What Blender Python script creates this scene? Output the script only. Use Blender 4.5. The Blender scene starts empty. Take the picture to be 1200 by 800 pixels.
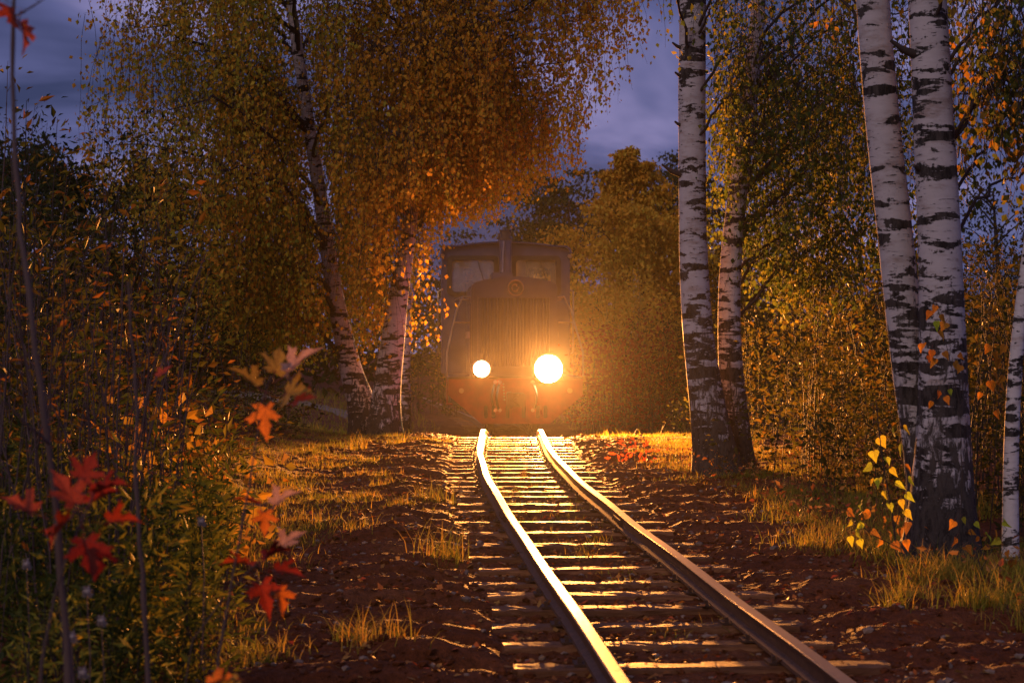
import bpy, bmesh, math, random
import numpy as np
from mathutils import Vector, Matrix
random.seed(7); RNG = np.random.default_rng(7)
sc = bpy.context.scene
col = sc.collection
EYE = 1.22; F = 2333.0

# ------------------------------------------------------------------ camera
cam = bpy.data.cameras.new('camera'); cam.lens = 70; cam.sensor_width = 36
cam.clip_start = 0.1; cam.clip_end = 1000
cam.dof.use_dof = True; cam.dof.focus_distance = 17; cam.dof.aperture_fstop = 5.6
camo = bpy.data.objects.new('camera', cam); col.objects.link(camo)
camo.location = (0, 0, EYE); camo.rotation_euler = (math.radians(90), 0, 0)
sc.camera = camo
# ------------------------------------------------------------------ sky and sun
SUN_EL, SUN_AZ = math.radians(32), math.radians(212)      # behind the camera, to the left
world = bpy.data.worlds.new('World'); sc.world = world; world.use_nodes = True
nt = world.node_tree; nd = nt.nodes; lk = nt.links; nd.clear()
out = nd.new('ShaderNodeOutputWorld'); bg = nd.new('ShaderNodeBackground')
sky = nd.new('ShaderNodeTexSky'); sky.sky_type = 'NISHITA'; sky.sun_disc = False
sky.sun_elevation = SUN_EL; sky.sun_rotation = SUN_AZ
tc = nd.new('ShaderNodeTexCoord'); sep = nd.new('ShaderNodeSeparateXYZ')
lk.new(tc.outputs['Generated'], sep.inputs[0])
def wm(op, a, b):
    n = nd.new('ShaderNodeMath'); n.operation = op
    for i, v in enumerate((a, b)):
        if isinstance(v, (int, float)): n.inputs[i].default_value = v
        else: lk.new(v, n.inputs[i])
    return n.outputs[0]
zz = wm('ADD', wm('MAXIMUM', sep.outputs['Z'], 0.0), 0.30)
cb = nd.new('ShaderNodeCombineXYZ')
lk.new(wm('DIVIDE', sep.outputs['X'], zz), cb.inputs['X']); lk.new(wm('DIVIDE', sep.outputs['Y'], zz), cb.inputs['Y'])
ns = nd.new('ShaderNodeTexNoise'); ns.inputs['Scale'].default_value = 2.0; ns.inputs['Detail'].default_value = 5
ns.inputs['Roughness'].default_value = 0.55; ns.inputs['Distortion'].default_value = 0.5
lk.new(cb.outputs[0], ns.inputs['Vector'])
cr = nd.new('ShaderNodeValToRGB'); lk.new(ns.outputs['Fac'], cr.inputs[0])
el = cr.color_ramp.elements
el[0].position = 0.38; el[0].color = (.36, .45, 1.2, 1)
el[1].position = 0.66; el[1].color = (3.6, 3.1, 5.8, 1)
e = el.new(0.5); e.color = (1.0, 1.08, 2.6, 1)
mixs = nd.new('ShaderNodeMixRGB'); mixs.inputs[0].default_value = 0.985
lk.new(sky.outputs[0], mixs.inputs[1]); lk.new(cr.outputs[0], mixs.inputs[2])
lk.new(mixs.outputs[0], bg.inputs['Color']); bg.inputs['Strength'].default_value = 0.10
lk.new(bg.outputs[0], out.inputs[0])
sun = bpy.data.lights.new('sun', 'SUN'); sun.energy = 0.82; sun.angle = math.radians(25); sun.color = (1, .74, .58)
suno = bpy.data.objects.new('sun', sun); col.objects.link(suno)
sd = Vector((math.sin(SUN_AZ)*math.cos(SUN_EL), math.cos(SUN_AZ)*math.cos(SUN_EL), math.sin(SUN_EL)))
suno.rotation_euler = sd.to_track_quat('Z', 'Y').to_euler(); suno.location = (0, 0, 60)
# ------------------------------------------------------------------ exposure and render
vs = sc.view_settings; vs.view_transform = 'Standard'; vs.look = 'None'; vs.gamma = 1; vs.exposure = 0.0
cy = sc.cycles
cy.max_bounces = 5; cy.diffuse_bounces = 2; cy.glossy_bounces = 2; cy.transmission_bounces = 4
cy.transparent_max_bounces = 8; cy.volume_bounces = 0; cy.use_denoising = True
cy.caustics_reflective = False; cy.caustics_refractive = False; cy.sample_clamp_indirect = 3
HEAD_COLOR = (1.0, .34, .062); HEAD_W = 74000.0; HAZE_DENSITY = 0.000036

# ================================================================== helpers
def hsh(i, j, s):
    n = np.sin(i*127.1 + j*311.7 + s*74.7)*43758.5453
    return n - np.floor(n)
def vnoise(x, y, s=0):
    xi = np.floor(x); yi = np.floor(y); fx = x-xi; fy = y-yi
    fx = fx*fx*(3-2*fx); fy = fy*fy*(3-2*fy)
    a = hsh(xi, yi, s); b = hsh(xi+1, yi, s); c = hsh(xi, yi+1, s); d = hsh(xi+1, yi+1, s)
    return (a*(1-fx)+b*fx)*(1-fy)+(c*(1-fx)+d*fx)*fy - .5
def fbm(x, y, o=3, s=0):
    r = 0; a = 1.
    for k in range(o):
        r = r + a*vnoise(x*2**k+k*7.3, y*2**k+k*3.1, s+k); a *= .5
    return r
def sst(a, b, x):
    t = np.clip((x-a)/(b-a), 0, 1); return t*t*(3-2*t)
_yy = np.arange(-10, 121, .1)
_c = np.interp(_yy, [-10, 0, 7.2, 9.5, 13.2, 18, 22.5, 28, 31, 35, 39, 43, 60, 120], [1.8, 1.22, .80, .66, .43, .17, .025, -.005, .01, .03, -.13, -.42, -2.4, -12])
_k = np.exp(-.5*(np.arange(-12, 13)/6.)**2); _k /= _k.sum()
_c = np.convolve(np.pad(_c, 12, mode='edge'), _k, 'valid')
def cx(y): return np.interp(y, _yy, _c)
def zr(y): return -.42*sst(26.9, 35.2, np.asarray(y, float))     # height of the rail heads
SLEEP = [5.2, 5.85, 6.45, 7.05, 7.62]+[f*1.085 for f in (7.577, 8.13, 8.64, 9.2, 9.68, 10.22, 10.80, 11.38, 12.11, 12.87, 13.58, 14.41, 15.04, 15.77)]
while SLEEP[-1] < 47: SLEEP.append(SLEEP[-1]+random.uniform(.57, .72))
SLEEP = np.array(SLEEP)
def gz(x, y):
    x = np.asarray(x, float); y = np.asarray(y, float)
    t = x-cx(y)
    z = zr(y)-.125
    z = z + .30*sst(-1.9, -4.2, t) + .10*sst(1.6, 4.5, t)
    z = z + .5*sst(45, 110, y)
    rough = .22+.78*sst(.74, 1.0, np.abs(t))
    z = z + rough*(.035*fbm(x*1.3, y*1.3, 3, 3) + .03*fbm(x*6, y*6, 3, 9)) + .018*fbm(x*17, y*17, 3, 5) + rough*.010*np.abs(fbm(x*34, y*34, 2, 6))
    # old sleeper beds: pits beside the track ends and low ridges running on to both sides
    dj = 9.+0*x
    dd = y[..., None]-SLEEP if y.size < 3000 else None
    if dd is not None: near = dd[np.arange(dd.shape[0]), np.abs(dd).argmin(-1)] if dd.ndim == 2 else dd[np.abs(dd).argmin()]
    else:
        k = np.clip(np.searchsorted(SLEEP, y.ravel()), 1, len(SLEEP)-1)
        a = y.ravel()-SLEEP[k-1]; b = y.ravel()-SLEEP[k]
        near = np.where(np.abs(a) < np.abs(b), a, b).reshape(y.shape)
    tt = t+.18*fbm(x*2.2, y*2.2, 2, 21)
    nn = near+.05*fbm(x*3, y*2, 2, 33)+.06*t*0
    pit = np.exp(-(nn/.13)**2)
    latp = sst(-1.45, -1.15, tt)*(1-sst(-.83, -.70, tt))
    z = z - (.085*latp*(1-sst(17, 24, y)))*pit + .035*latp*(1-pit)
    latr = sst(-2.3, -1.5, tt)*(1-sst(-1.2, -.9, tt)) + sst(.8, 1.0, tt)*(1-sst(1.5, 2.1, tt))
    z = z + .035*latr*(1-pit) - .02*latr*pit
    mid = 1-sst(.72, .86, np.abs(t))
    z = z - mid*(.018-.024*np.clip(fbm(x*1.7+9, y*2.3, 3, 61), -.2, .5))
    # spoil covering some of the left sleeper ends
    z = z + .05*np.clip(fbm(x*1.1+4, y*.8, 2, 40)+.05, 0, 1)*sst(-.38, -.6, t)*(1-sst(-.9, -1.3, t)*0)
    return z
def gz1(x, y): return float(gz(np.array([x]), np.array([y]))[0])
def P(px, py, d): return Vector(((px-600)/F*d, d, EYE-(py-400)/F*d))
def GP(px, d): x = (px-600)/F*d; return Vector((x, d, gz1(x, d)))

class MB:
    """collects geometry for one mesh"""
    def __init__(s): s.v = []; s.f = []; s.n = 0
    def add(s, v, f, mat=0, smooth=False):
        v = np.asarray(v, float).reshape(-1, 3)
        f = np.asarray(f, int)
        s.v.append(v); s.f.append((f+s.n, mat, smooth)); s.n += len(v)
    def mesh(s, name, mats):
        me = bpy.data.meshes.new(name)
        v = np.concatenate(s.v); me.vertices.add(len(v)); me.vertices.foreach_set('co', v.ravel())
        loops = np.concatenate([f.ravel() for f, _, _ in s.f]); tot = np.concatenate([np.full(len(f), f.shape[1]) for f, _, _ in s.f])
        st = np.concatenate([[0], np.cumsum(tot)[:-1]])
        me.loops.add(len(loops)); me.loops.foreach_set('vertex_index', loops.astype(np.int32))
        me.polygons.add(len(tot)); me.polygons.foreach_set('loop_start', st.astype(np.int32))
        try: me.polygons.foreach_set('loop_total', tot.astype(np.int32))
        except Exception: pass
        me.polygons.foreach_set('material_index', np.concatenate([np.full(len(f), m) for f, m, _ in s.f]).astype(np.int32))
        me.polygons.foreach_set('use_smooth', np.concatenate([np.full(len(f), sm) for f, _, sm in s.f]).astype(bool))
        for m in (mats if isinstance(mats, (list, tuple)) else [mats]): me.materials.append(m)
        me.update(calc_edges=True); me.validate()
        return me
    def build(s, name, mats, parent=None, **kw):
        return link(name, s.mesh(name, mats), parent, **kw)
def tag(o, label=None, cat=None, group=None, kind=None):
    if label: o['label'] = label
    if cat: o['category'] = cat
    if group: o['group'] = group
    if kind: o['kind'] = kind
    return o
def link(name, data, parent=None, loc=None, rot=None, scale=None, **kw):
    o = bpy.data.objects.new(name, data); col.objects.link(o)
    if parent is not None: o.parent = parent
    if loc is not None: o.location = loc
    if rot is not None: o.rotation_euler = rot
    if scale is not None: o.scale = (scale,)*3 if isinstance(scale, (int, float)) else scale
    return tag(o, **kw)
def empty(name, loc, rz=0, **kw):
    o = link(name, None, None, loc, (0, 0, rz), **kw); o.empty_display_size = .2; return o
def tube(path, r, n=8, cap=True):
    p = np.asarray(path, float); k = len(p); r = np.broadcast_to(np.asarray(r, float), (k,))
    t = np.gradient(p, axis=0); t /= np.linalg.norm(t, axis=1)[:, None]+1e-9
    ref = np.array([0, 1., 0]) if abs(t[:, 1]).mean() < .8 else np.array([1., 0, 0])
    a = np.cross(ref, t); a /= np.linalg.norm(a, axis=1)[:, None]+1e-9; b = np.cross(t, a)
    th = np.linspace(0, 2*np.pi, n, endpoint=False)
    v = p[:, None]+r[:, None, None]*(a[:, None]*np.cos(th)[None, :, None]+b[:, None]*np.sin(th)[None, :, None])
    i = np.arange(k-1)[:, None]*n; j = np.arange(n)[None]; j2 = (j+1) % n
    f = np.stack([i+j, i+j2, i+n+j2, i+n+j], -1).reshape(-1, 4)
    return v.reshape(-1, 3), f
def add_tube(m, path, r, n=8, mat=0, smooth=True, cap=True):
    v, f = tube(path, r, n); m.add(v, f, mat, smooth)
    if cap and n > 3:
        m.add(v[:n], [list(range(n))[::-1]], mat); m.add(v[-n:], [list(range(n))], mat)
def strands(m, paths, r0, r1, mat=0):
    """many thin three-sided tubes at once; paths (S,K,3)"""
    p = np.asarray(paths, float); S, K, _ = p.shape
    r = np.linspace(1, 0, K)[None, :, None]*(np.broadcast_to(r0, (S,))-r1)[:, None, None]+r1
    th = np.array([0, 2.09, 4.19])
    off = np.stack([np.cos(th), np.sin(th), 0*th], -1)
    v = p[:, :, None]+r[..., None]*off[None, None]
    base = (np.arange(S)*K*3)[:, None, None]; i = (np.arange(K-1)*3)[None, :, None]; j = np.arange(3)[None, None]
    f = np.stack([base+i+j, base+i+(j+1) % 3, base+i+3+(j+1) % 3, base+i+3+j], -1).reshape(-1, 4)
    m.add(v.reshape(-1, 3), f, mat, True)
def unit(v): return v/(np.linalg.norm(v, axis=-1, keepdims=True)+1e-9)
def leaves(m, pos, L, droop=.8, ratio=.62, mat=0, rng=RNG, axis=None, fold=.12):
    """kite-shaped leaves with a folded midrib"""
    n = len(pos); L = np.broadcast_to(L, (n,))[:, None]
    a = rng.normal(size=(n, 3)); a[:, 2] -= droop*2.2
    if axis is not None: a = a*.6+axis*2
    a = unit(a); b = unit(np.cross(a, rng.normal(size=(n, 3)))); c = np.cross(a, b)
    mid = pos+a*L*.42
    v = np.stack([pos, mid+b*L*ratio*.5+c*L*fold, pos+a*L, mid-b*L*ratio*.5+c*L*fold], 1)
    m.add(v.reshape(-1, 3), np.arange(4*n).reshape(n, 4), mat)
def prism_y(m, outline, y0, y1, mat=0):
    n = len(outline); o = np.asarray(outline, float)
    v = np.concatenate([np.stack([o[:, 0], np.full(n, y0), o[:, 1]], -1), np.stack([o[:, 0], np.full(n, y1), o[:, 1]], -1)])
    m.add(v, [[i, (i+1) % n, n+(i+1) % n, n+i] for i in range(n)], mat)
    m.add(v[:n], [list(range(n))[::-1]], mat); m.add(v[n:], [list(range(n))], mat)
def boxm(m, x0, x1, y0, y1, z0, z1, mat=0, bev=0):
    b = min(bev, (x1-x0)/3, (z1-z0)/3)
    if b <= 0:
        prism_y(m, [(x0, z0), (x1, z0), (x1, z1), (x0, z1)], y0, y1, mat); return
    o = [(x0+b, z0), (x1-b, z0), (x1, z0+b), (x1, z1-b), (x1-b, z1), (x0+b, z1), (x0, z1-b), (x0, z0+b)]
    oi = [(x0+2*b if x < (x0+x1)/2 else x1-2*b, z0+2*b if z < (z0+z1)/2 else z1-2*b) for x, z in o]
    prism_y(m, o, y0, y1, mat)
def discm(m, c, r, y0, y1, n=28, mat=0, smooth=False):
    th = np.linspace(0, 2*np.pi, n, endpoint=False)
    prism_y(m, [(c[0]+r*math.cos(t), c[1]+r*math.sin(t)) for t in th], y0, y1, mat)
def rrect(x0, x1, z0, z1, r, n=4):
    o = []
    for (cxx, cz, a0) in ((x1-r, z0+r, -90), (x1-r, z1-r, 0), (x0+r, z1-r, 90), (x0+r, z0+r, 180)):
        for k in range(n+1):
            a = math.radians(a0+90*k/n); o.append((cxx+r*math.cos(a), cz+r*math.sin(a)))
    return o
def plate(name, outer, holes, y0, y1, mat, parent, plane='xz', **kw):
    """a flat sheet of real thickness with window openings"""
    bm = bmesh.new()
    def pt(u, w, y): return (u, y, w) if plane == 'xz' else (y, u, w)
    ed = []
    for lp in [outer]+holes:
        vs_ = [bm.verts.new(pt(u, w, y0)) for u, w in lp]
        ed += [bm.edges.new((vs_[i], vs_[(i+1) % len(vs_)])) for i in range(len(vs_))]
    bmesh.ops.triangle_fill(bm, edges=ed, use_beauty=True)
    r = bmesh.ops.extrude_face_region(bm, geom=list(bm.faces))
    d = (0, y1-y0, 0) if plane == 'xz' else (y1-y0, 0, 0)
    bmesh.ops.translate(bm, vec=d, verts=[g for g in r['geom'] if isinstance(g, bmesh.types.BMVert)])
    bmesh.ops.recalc_face_normals(bm, faces=bm.faces)
    me = bpy.data.meshes.new(name); bm.to_mesh(me); bm.free(); me.materials.append(mat)
    return link(name, me, parent, **kw)

# ================================================================== materials
def newmat(name):
    m = bpy.data.materials.new(name); m.use_nodes = True
    t = m.node_tree; t.nodes.clear()
    o = t.nodes.new('ShaderNodeOutputMaterial'); p = t.nodes.new('ShaderNodeBsdfPrincipled')
    t.links.new(p.outputs[0], o.inputs[0]); return m, t, p, o
def N(t, typ, **kw):
    n = t.nodes.new(typ)
    for k, v in kw.items():
        if k in n.inputs.keys(): n.inputs[k].default_value = v
        else: setattr(n, k, v)
    return n
def ramp(t, fac, stops, const=False):
    r = t.nodes.new('ShaderNodeValToRGB'); e = r.color_ramp.elements
    if const: r.color_ramp.interpolation = 'CONSTANT'
    while len(e) < len(stops): e.new(.5)
    for k, (pos, c) in enumerate(stops):
        e[k].position = pos; e[k].color = (*c, 1) if len(c) == 3 else c
    t.links.new(fac, r.inputs[0]); return r.outputs[0]
def coords(t, scale=(1, 1, 1), src='Object'):
    c = t.nodes.new('ShaderNodeTexCoord'); mp = t.nodes.new('ShaderNodeMapping'); mp.inputs['Scale'].default_value = scale
    t.links.new(c.outputs[src], mp.inputs[0]); return mp.outputs[0]
def noise(t, vec, scale, detail=4, rough=.55, dist=0):
    n = N(t, 'ShaderNodeTexNoise', Scale=scale, Detail=detail, Roughness=rough, Distortion=dist)
    t.links.new(vec, n.inputs['Vector']); return n.outputs['Fac']
def bump(t, p, h, strength=.5, dist=.01):
    b = N(t, 'ShaderNodeBump', Strength=strength, Distance=dist); t.links.new(h, b.inputs['Height']); t.links.new(b.outputs[0], p.inputs['Normal'])
def mth(t, op, a, b=None, clamp=False):
    n = t.nodes.new('ShaderNodeMath'); n.operation = op; n.use_clamp = clamp
    for i, v in enumerate((a, b)):
        if v is None: continue
        if isinstance(v, (int, float)): n.inputs[i].default_value = v
        else: t.links.new(v, n.inputs[i])
    return n.outputs[0]
def mixc(t, f, a, b, mode='MIX'):
    n = t.nodes.new('ShaderNodeMixRGB'); n.blend_type = mode
    for i, v in enumerate((f, a, b)):
        if isinstance(v, (int, float)): n.inputs[i].default_value = v
        elif isinstance(v, tuple): n.inputs[i].default_value = (*v, 1)
        else: t.links.new(v, n.inputs[i])
    return n.outputs[0]
def plain(name, c, rough=.6, metal=0, var=.25, vs_=6, bmp=0, spec=.5):
    m, t, p, o = newmat(name)
    v = coords(t); n = noise(t, v, vs_)
    t.links.new(mixc(t, 1, c, ramp(t, n, [(.3, (1-var,)*3), (.7, (1+var*.6,)*3)]), 'MULTIPLY'), p.inputs['Base Color'])
    p.inputs['Roughness'].default_value = rough; p.inputs['Metallic'].default_value = metal; p.inputs['Specular IOR Level'].default_value = spec
    if bmp: bump(t, p, noise(t, v, vs_*8), bmp, .01)
    return m
def leafmat(name, stops, trans=.45, rough=.6, patch=None, vein=False):
    """colours spread leaf by leaf; patch = (colour, scale) lets whole sprays turn"""
    m, t, p, o = newmat(name)
    g = t.nodes.new('ShaderNodeNewGeometry')
    f = g.outputs['Random Per Island']
    if vein:
        oi = t.nodes.new('ShaderNodeObjectInfo'); f = oi.outputs['Random']
    if patch:
        v = coords(t); n = noise(t, v, patch, 2)
        f = mth(t, 'ADD', mth(t, 'MULTIPLY', f, .55), mth(t, 'MULTIPLY', mth(t, 'SUBTRACT', n, .28), 1.0), True)
    c = ramp(t, f, stops)
    if vein:
        n2 = noise(t, coords(t), 28, 4)
        c = mixc(t, 1, c, ramp(t, n2, [(.36, (.30, .35, .4)), (.5, (.85, .85, .9)), (.66, (1.2, 1.1, 1))]), 'MULTIPLY')
    t.links.new(c, p.inputs['Base Color']); p.inputs['Roughness'].default_value = rough
    p.inputs['Specular IOR Level'].default_value = .12
    tr = t.nodes.new('ShaderNodeBsdfTranslucent'); t.links.new(c, tr.inputs[0])
    mx = N(t, 'ShaderNodeMixShader'); mx.inputs[0].default_value = trans
    t.links.new(p.outputs[0], mx.inputs[1]); t.links.new(tr.outputs[0], mx.inputs[2]); t.links.new(mx.outputs[0], o.inputs[0])
    return m
def birchbark(name, white, base_h=1.0, dark=.5):
    m, t, p, o = newmat(name)
    tcn = t.nodes.new('ShaderNodeTexCoord'); sp = t.nodes.new('ShaderNodeSeparateXYZ'); t.links.new(tcn.outputs['Object'], sp.inputs[0])
    z = sp.outputs['Z']
    v1 = coords(t, (2.6, 2.6, 9.5)); n1 = mth(t, 'ADD', mth(t, 'ADD', noise(t, v1, 1.6, 5, .62, .35), mth(t, 'MULTIPLY', mth(t, 'SUBTRACT', noise(t, coords(t, (30, 30, 9)), 1.5, 4, .7), .5), .16)), mth(t, 'MULTIPLY', mth(t, 'SUBTRACT', noise(t, coords(t, (1.2, 1.2, 2.2)), 1.7, 1), .5), .30))          # broad black scars
    v2 = coords(t, (7, 7, 45)); n2 = noise(t, v2, 1.3, 3, .6)                  # fine lenticels
    v3 = coords(t, (16, 16, 5)); n3 = noise(t, v3, 1.4, 6, .7, .4)             # fissured butt
    low = ramp(t, mth(t, 'DIVIDE', z, base_h*2.2), [(0, (1, 1, 1)), (.25, (.58, .58, .58)), (.45, (.40, .40, .40)), (.7, (.2, .2, .2)), (1, (0, 0, 0))])
    s1 = mth(t, 'ADD', n1, mth(t, 'MULTIPLY', low, .11))
    m1 = ramp(t, s1, [(.535, (0, 0, 0)), (.56, (1, 1, 1))])
    m2 = mth(t, 'MULTIPLY', ramp(t, n2, [(.63, (0, 0, 0)), (.69, (1, 1, 1))]), .75)
    s3 = mth(t, 'ADD', n3, mth(t, 'MULTIPLY', low, .40))
    m3 = ramp(t, s3, [(.66, (0, 0, 0)), (.74, (1, 1, 1))])
    mk = mth(t, 'MAXIMUM', mth(t, 'MAXIMUM', m1, m2), m3)
    tint = ramp(t, noise(t, coords(t, (2, 2, 6)), 2, 6, .65), [(.3, (white[0]*.62, white[1]*.52, white[2]*.46)), (.48, white), (.7, tuple(c*1.12 for c in white))])
    blk = ramp(t, n3, [(.3, (.012, .010, .010)), (.75, (.075, .062, .055))])
    blk = mixc(t, ramp(t, n3, [(.42, (1, 1, 1)), (.5, (0, 0, 0))]), blk, (.012, .010, .009)); t.links.new(mixc(t, mk, tint, blk), p.inputs['Base Color'])
    p.inputs['Roughness'].default_value = .75; p.inputs['Specular IOR Level'].default_value = .25
    hh = mth(t, 'ADD', mth(t, 'MULTIPLY', mk, mth(t, 'SUBTRACT', n3, .75)), mth(t, 'MULTIPLY', n2, .18))
    bump(t, p, hh, .9, .02)
    return m
G_GREEN = (.045, .075, .014); G_OLIVE = (.11, .11, .018); G_YEL = (.42, .27, .03); G_ORG = (.40, .15, .022); G_BRN = (.13, .055, .018); G_RED = (.34, .045, .018); G_DK = (.022, .035, .010)
M = {}
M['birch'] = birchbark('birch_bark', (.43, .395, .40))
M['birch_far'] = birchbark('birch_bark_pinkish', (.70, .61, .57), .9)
M['birch_young'] = birchbark('young_birch_bark', (.52, .48, .48), .08)
M['twig'] = plain('dark_twig_bark', (.035, .022, .016), .8)
M['stem'] = plain('sapling_bark', (.085, .05, .042), .7)
M['leaf_left'] = leafmat('birch_leaves_turning_orange', [(0, (.09, .13, .018)), (.25, (.26, .25, .025)), (.5, (.48, .34, .03)), (.75, (.60, .26, .025)), (1, (.66, .44, .04))], .33, patch=.45)
M['leaf_left2'] = leafmat('birch_leaves_orange', [(0, (.20, .20, .02)), (.3, (.44, .27, .025)), (.65, (.58, .26, .025)), (1, (.66, .40, .035))], .33, patch=.6)
M['leaf_right'] = leafmat('birch_leaves_green', [(0, G_DK), (.3, (.05, .08, .016)), (.6, (.12, .13, .02)), (.82, (.24, .19, .025)), (1, (.38, .17, .022))], .5, patch=.6)
M['leaf_near'] = leafmat('birch_leaves_orange_green', [(0, (.04, .07, .014)), (.5, (.10, .12, .02)), (.72, (.28, .16, .022)), (1, (.50, .19, .025))], .5, patch=1.2)
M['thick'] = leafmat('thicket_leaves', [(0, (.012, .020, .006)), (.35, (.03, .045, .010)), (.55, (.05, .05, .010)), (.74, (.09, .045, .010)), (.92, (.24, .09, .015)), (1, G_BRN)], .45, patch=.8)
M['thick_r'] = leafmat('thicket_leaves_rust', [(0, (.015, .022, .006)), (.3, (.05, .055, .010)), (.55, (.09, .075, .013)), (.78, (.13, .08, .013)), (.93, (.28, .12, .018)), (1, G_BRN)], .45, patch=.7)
M['gold'] = leafmat('golden_leaves', [(0, (.34, .30, .03)), (.5, (.62, .33, .03)), (1, (.66, .24, .022))], .22, patch=.35)
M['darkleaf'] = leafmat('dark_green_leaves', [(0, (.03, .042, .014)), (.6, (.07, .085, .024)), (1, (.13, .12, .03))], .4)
M['redleaf'] = leafmat('red_bush_leaves', [(0, (.30, .05, .02)), (1, (.5, .09, .03))], .45)
M['weed'] = leafmat('weed_leaves', [(0, (.02, .035, .008)), (.45, (.05, .07, .012)), (.75, (.17, .16, .02)), (1, (.26, .12, .02))], .45, patch=1.3)
M['grass'] = leafmat('grass_blades', [(0, (.09, .14, .012)), (.35, (.24, .24, .025)), (.7, (.46, .30, .05)), (1, (.50, .24, .04))], .45, patch=1.1)
M['litter'] = leafmat('fallen_leaves', [(0, (.10, .04, .018)), (.4, (.28, .10, .025)), (.7, (.36, .20, .05)), (1, (.3, .05, .02))], .2)
M['pebble'] = plain('pebble_stone', (.20, .13, .09), .7, var=.5, vs_=9)

def groundmat():
    m, t, p, o = newmat('reddish_brown_dirt')
    v = coords(t)
    a = noise(t, v, 1.3, 5); b = noise(t, v, 22, 5, .65); c = noise(t, v, 110, 3, .6)
    base = ramp(t, a, [(.3, (.11, .030, .011)), (.55, (.17, .052, .020)), (.75, (.23, .088, .036))])
    t.links.new(mixc(t, 1, base, ramp(t, b, [(.3, (.55, .55, .55)), (.7, (1.5, 1.45, 1.4))]), 'MULTIPLY'), p.inputs['Base Color'])
    p.inputs['Roughness'].default_value = .78; p.inputs['Specular IOR Level'].default_value = .22; p.inputs['Specular Tint'].default_value = (1, .55, .32, 1)
    bump(t, p, mth(t, 'ADD', b, mth(t, 'MULTIPLY', c, .55)), 1, .045)
    return m
M['ground'] = groundmat()
def woodmat():
    m, t, p, o = newmat('weathered_sleeper_wood')
    v = coords(t, (1.2, 14, 14)); n = noise(t, v, 3, 6, .65, .3)
    g = t.nodes.new('ShaderNodeObjectInfo')
    base = ramp(t, n, [(.3, (.06, .022, .011)), (.52, (.19, .085, .042)), (.72, (.31, .155, .082))])
    t.links.new(mixc(t, 1, base, ramp(t, g.outputs['Random'], [(0, (.6, .58, .56)), (1, (1.25, 1.2, 1.15))]), 'MULTIPLY'), p.inputs['Base Color'])
    p.inputs['Roughness'].default_value = .58; p.inputs['Specular IOR Level'].default_value = .32; p.inputs['Specular Tint'].default_value = (1, .62, .4, 1)
    bump(t, p, n, 1, .012); return m
M['wood'] = woodmat()
def railmat():
    m, t, p, o = newmat('worn_steel_rail')
    g = t.nodes.new('ShaderNodeNewGeometry'); sp = t.nodes.new('ShaderNodeSeparateXYZ'); t.links.new(g.outputs['True Normal'], sp.inputs[0])
    top = ramp(t, sp.outputs['Z'], [(.75, (0, 0, 0)), (.92, (1, 1, 1))])
    tcn = t.nodes.new('ShaderNodeAttribute'); tcn.attribute_name = 'head'
    top = mth(t, 'MULTIPLY', top, tcn.outputs['Fac'])
    v = coords(t); n = noise(t, v, 30, 5); n2 = noise(t, coords(t, (60, 2, 60)), 1, 4)
    rust = ramp(t, n, [(.3, (.035, .016, .010)), (.7, (.12, .055, .03))])
    t.links.new(mixc(t, top, rust, (.42, .31, .23)), p.inputs['Base Color'])
    t.links.new(mth(t, 'MULTIPLY', top, .95), p.inputs['Metallic'])
    t.links.new(mth(t, 'SUBTRACT', mth(t, 'ADD', .50, mth(t, 'MULTIPLY', n2, .12)), mth(t, 'MULTIPLY', top, .12)), p.inputs['Roughness'])
    bump(t, p, n, .15, .003); return m
M['rail'] = railmat()
M['rust'] = plain('rusty_iron', (.07, .034, .022), .6, .3, .4, 30, .3)
M['blue'] = plain('dark_blue_loco_paint', (.035, .05, .11), .38, 0, .3, 3)
M['bluedk'] = plain('dark_grille_metal', (.025, .028, .045), .45, .2, .3, 4)
M['red'] = plain('red_buffer_paint', (.42, .045, .022), .45, 0, .35, 5)
M['black'] = plain('black_rubber', (.015, .014, .014), .6)
M['steel'] = plain('bare_steel', (.45, .43, .4), .3, 1)
M['brown'] = plain('sooty_metal', (.05, .028, .022), .7)
M['brass'] = plain('worn_brass', (.5, .36, .2), .35, .9)
M['inner'] = plain('cab_lining', (.66, .55, .42), .7)
M['skin'] = plain('skin', (.45, .23, .15), .5, var=.1)
M['hair'] = plain('grey_hair', (.05, .042, .038), .8)
M['jacket'] = plain('dark_green_jacket', (.035, .04, .022), .85)
M['path'] = plain('pale_sandy_path', (.2, .14, .10), .85, var=.4, vs_=4, bmp=.5)
def glass():
    m, t, p, o = newmat('window_glass')
    tr = t.nodes.new('ShaderNodeBsdfTransparent'); tr.inputs[0].default_value = (.9, .92, .9, 1)
    gl = N(t, 'ShaderNodeBsdfGlossy', Roughness=.03); fr = N(t, 'ShaderNodeFresnel', IOR=1.5)
    mx = N(t, 'ShaderNodeMixShader'); t.links.new(mth(t, 'ADD', fr.outputs[0], .04), mx.inputs[0]); t.links.new(tr.outputs[0], mx.inputs[1]); t.links.new(gl.outputs[0], mx.inputs[2])
    df = t.nodes.new('ShaderNodeBsdfDiffuse'); df.inputs[0].default_value = (.8, .70, .55, 1); m2 = N(t, 'ShaderNodeMixShader')
    t.links.new(ramp(t, noise(t, coords(t), 5, 4), [(.3, (.07,)*3), (.7, (.17,)*3)]), m2.inputs[0]); t.links.new(mx.outputs[0], m2.inputs[1]); t.links.new(df.outputs[0], m2.inputs[2])
    t.links.new(m2.outputs[0], o.inputs[0]); return m
M['glass'] = glass()
def emit(name, c, s):
    m, t, p, o = newmat(name); p.inputs['Base Color'].default_value = (.8, .7, .5, 1)
    p.inputs['Emission Color'].default_value = (*c, 1); p.inputs['Emission Strength'].default_value = s; return m
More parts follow.
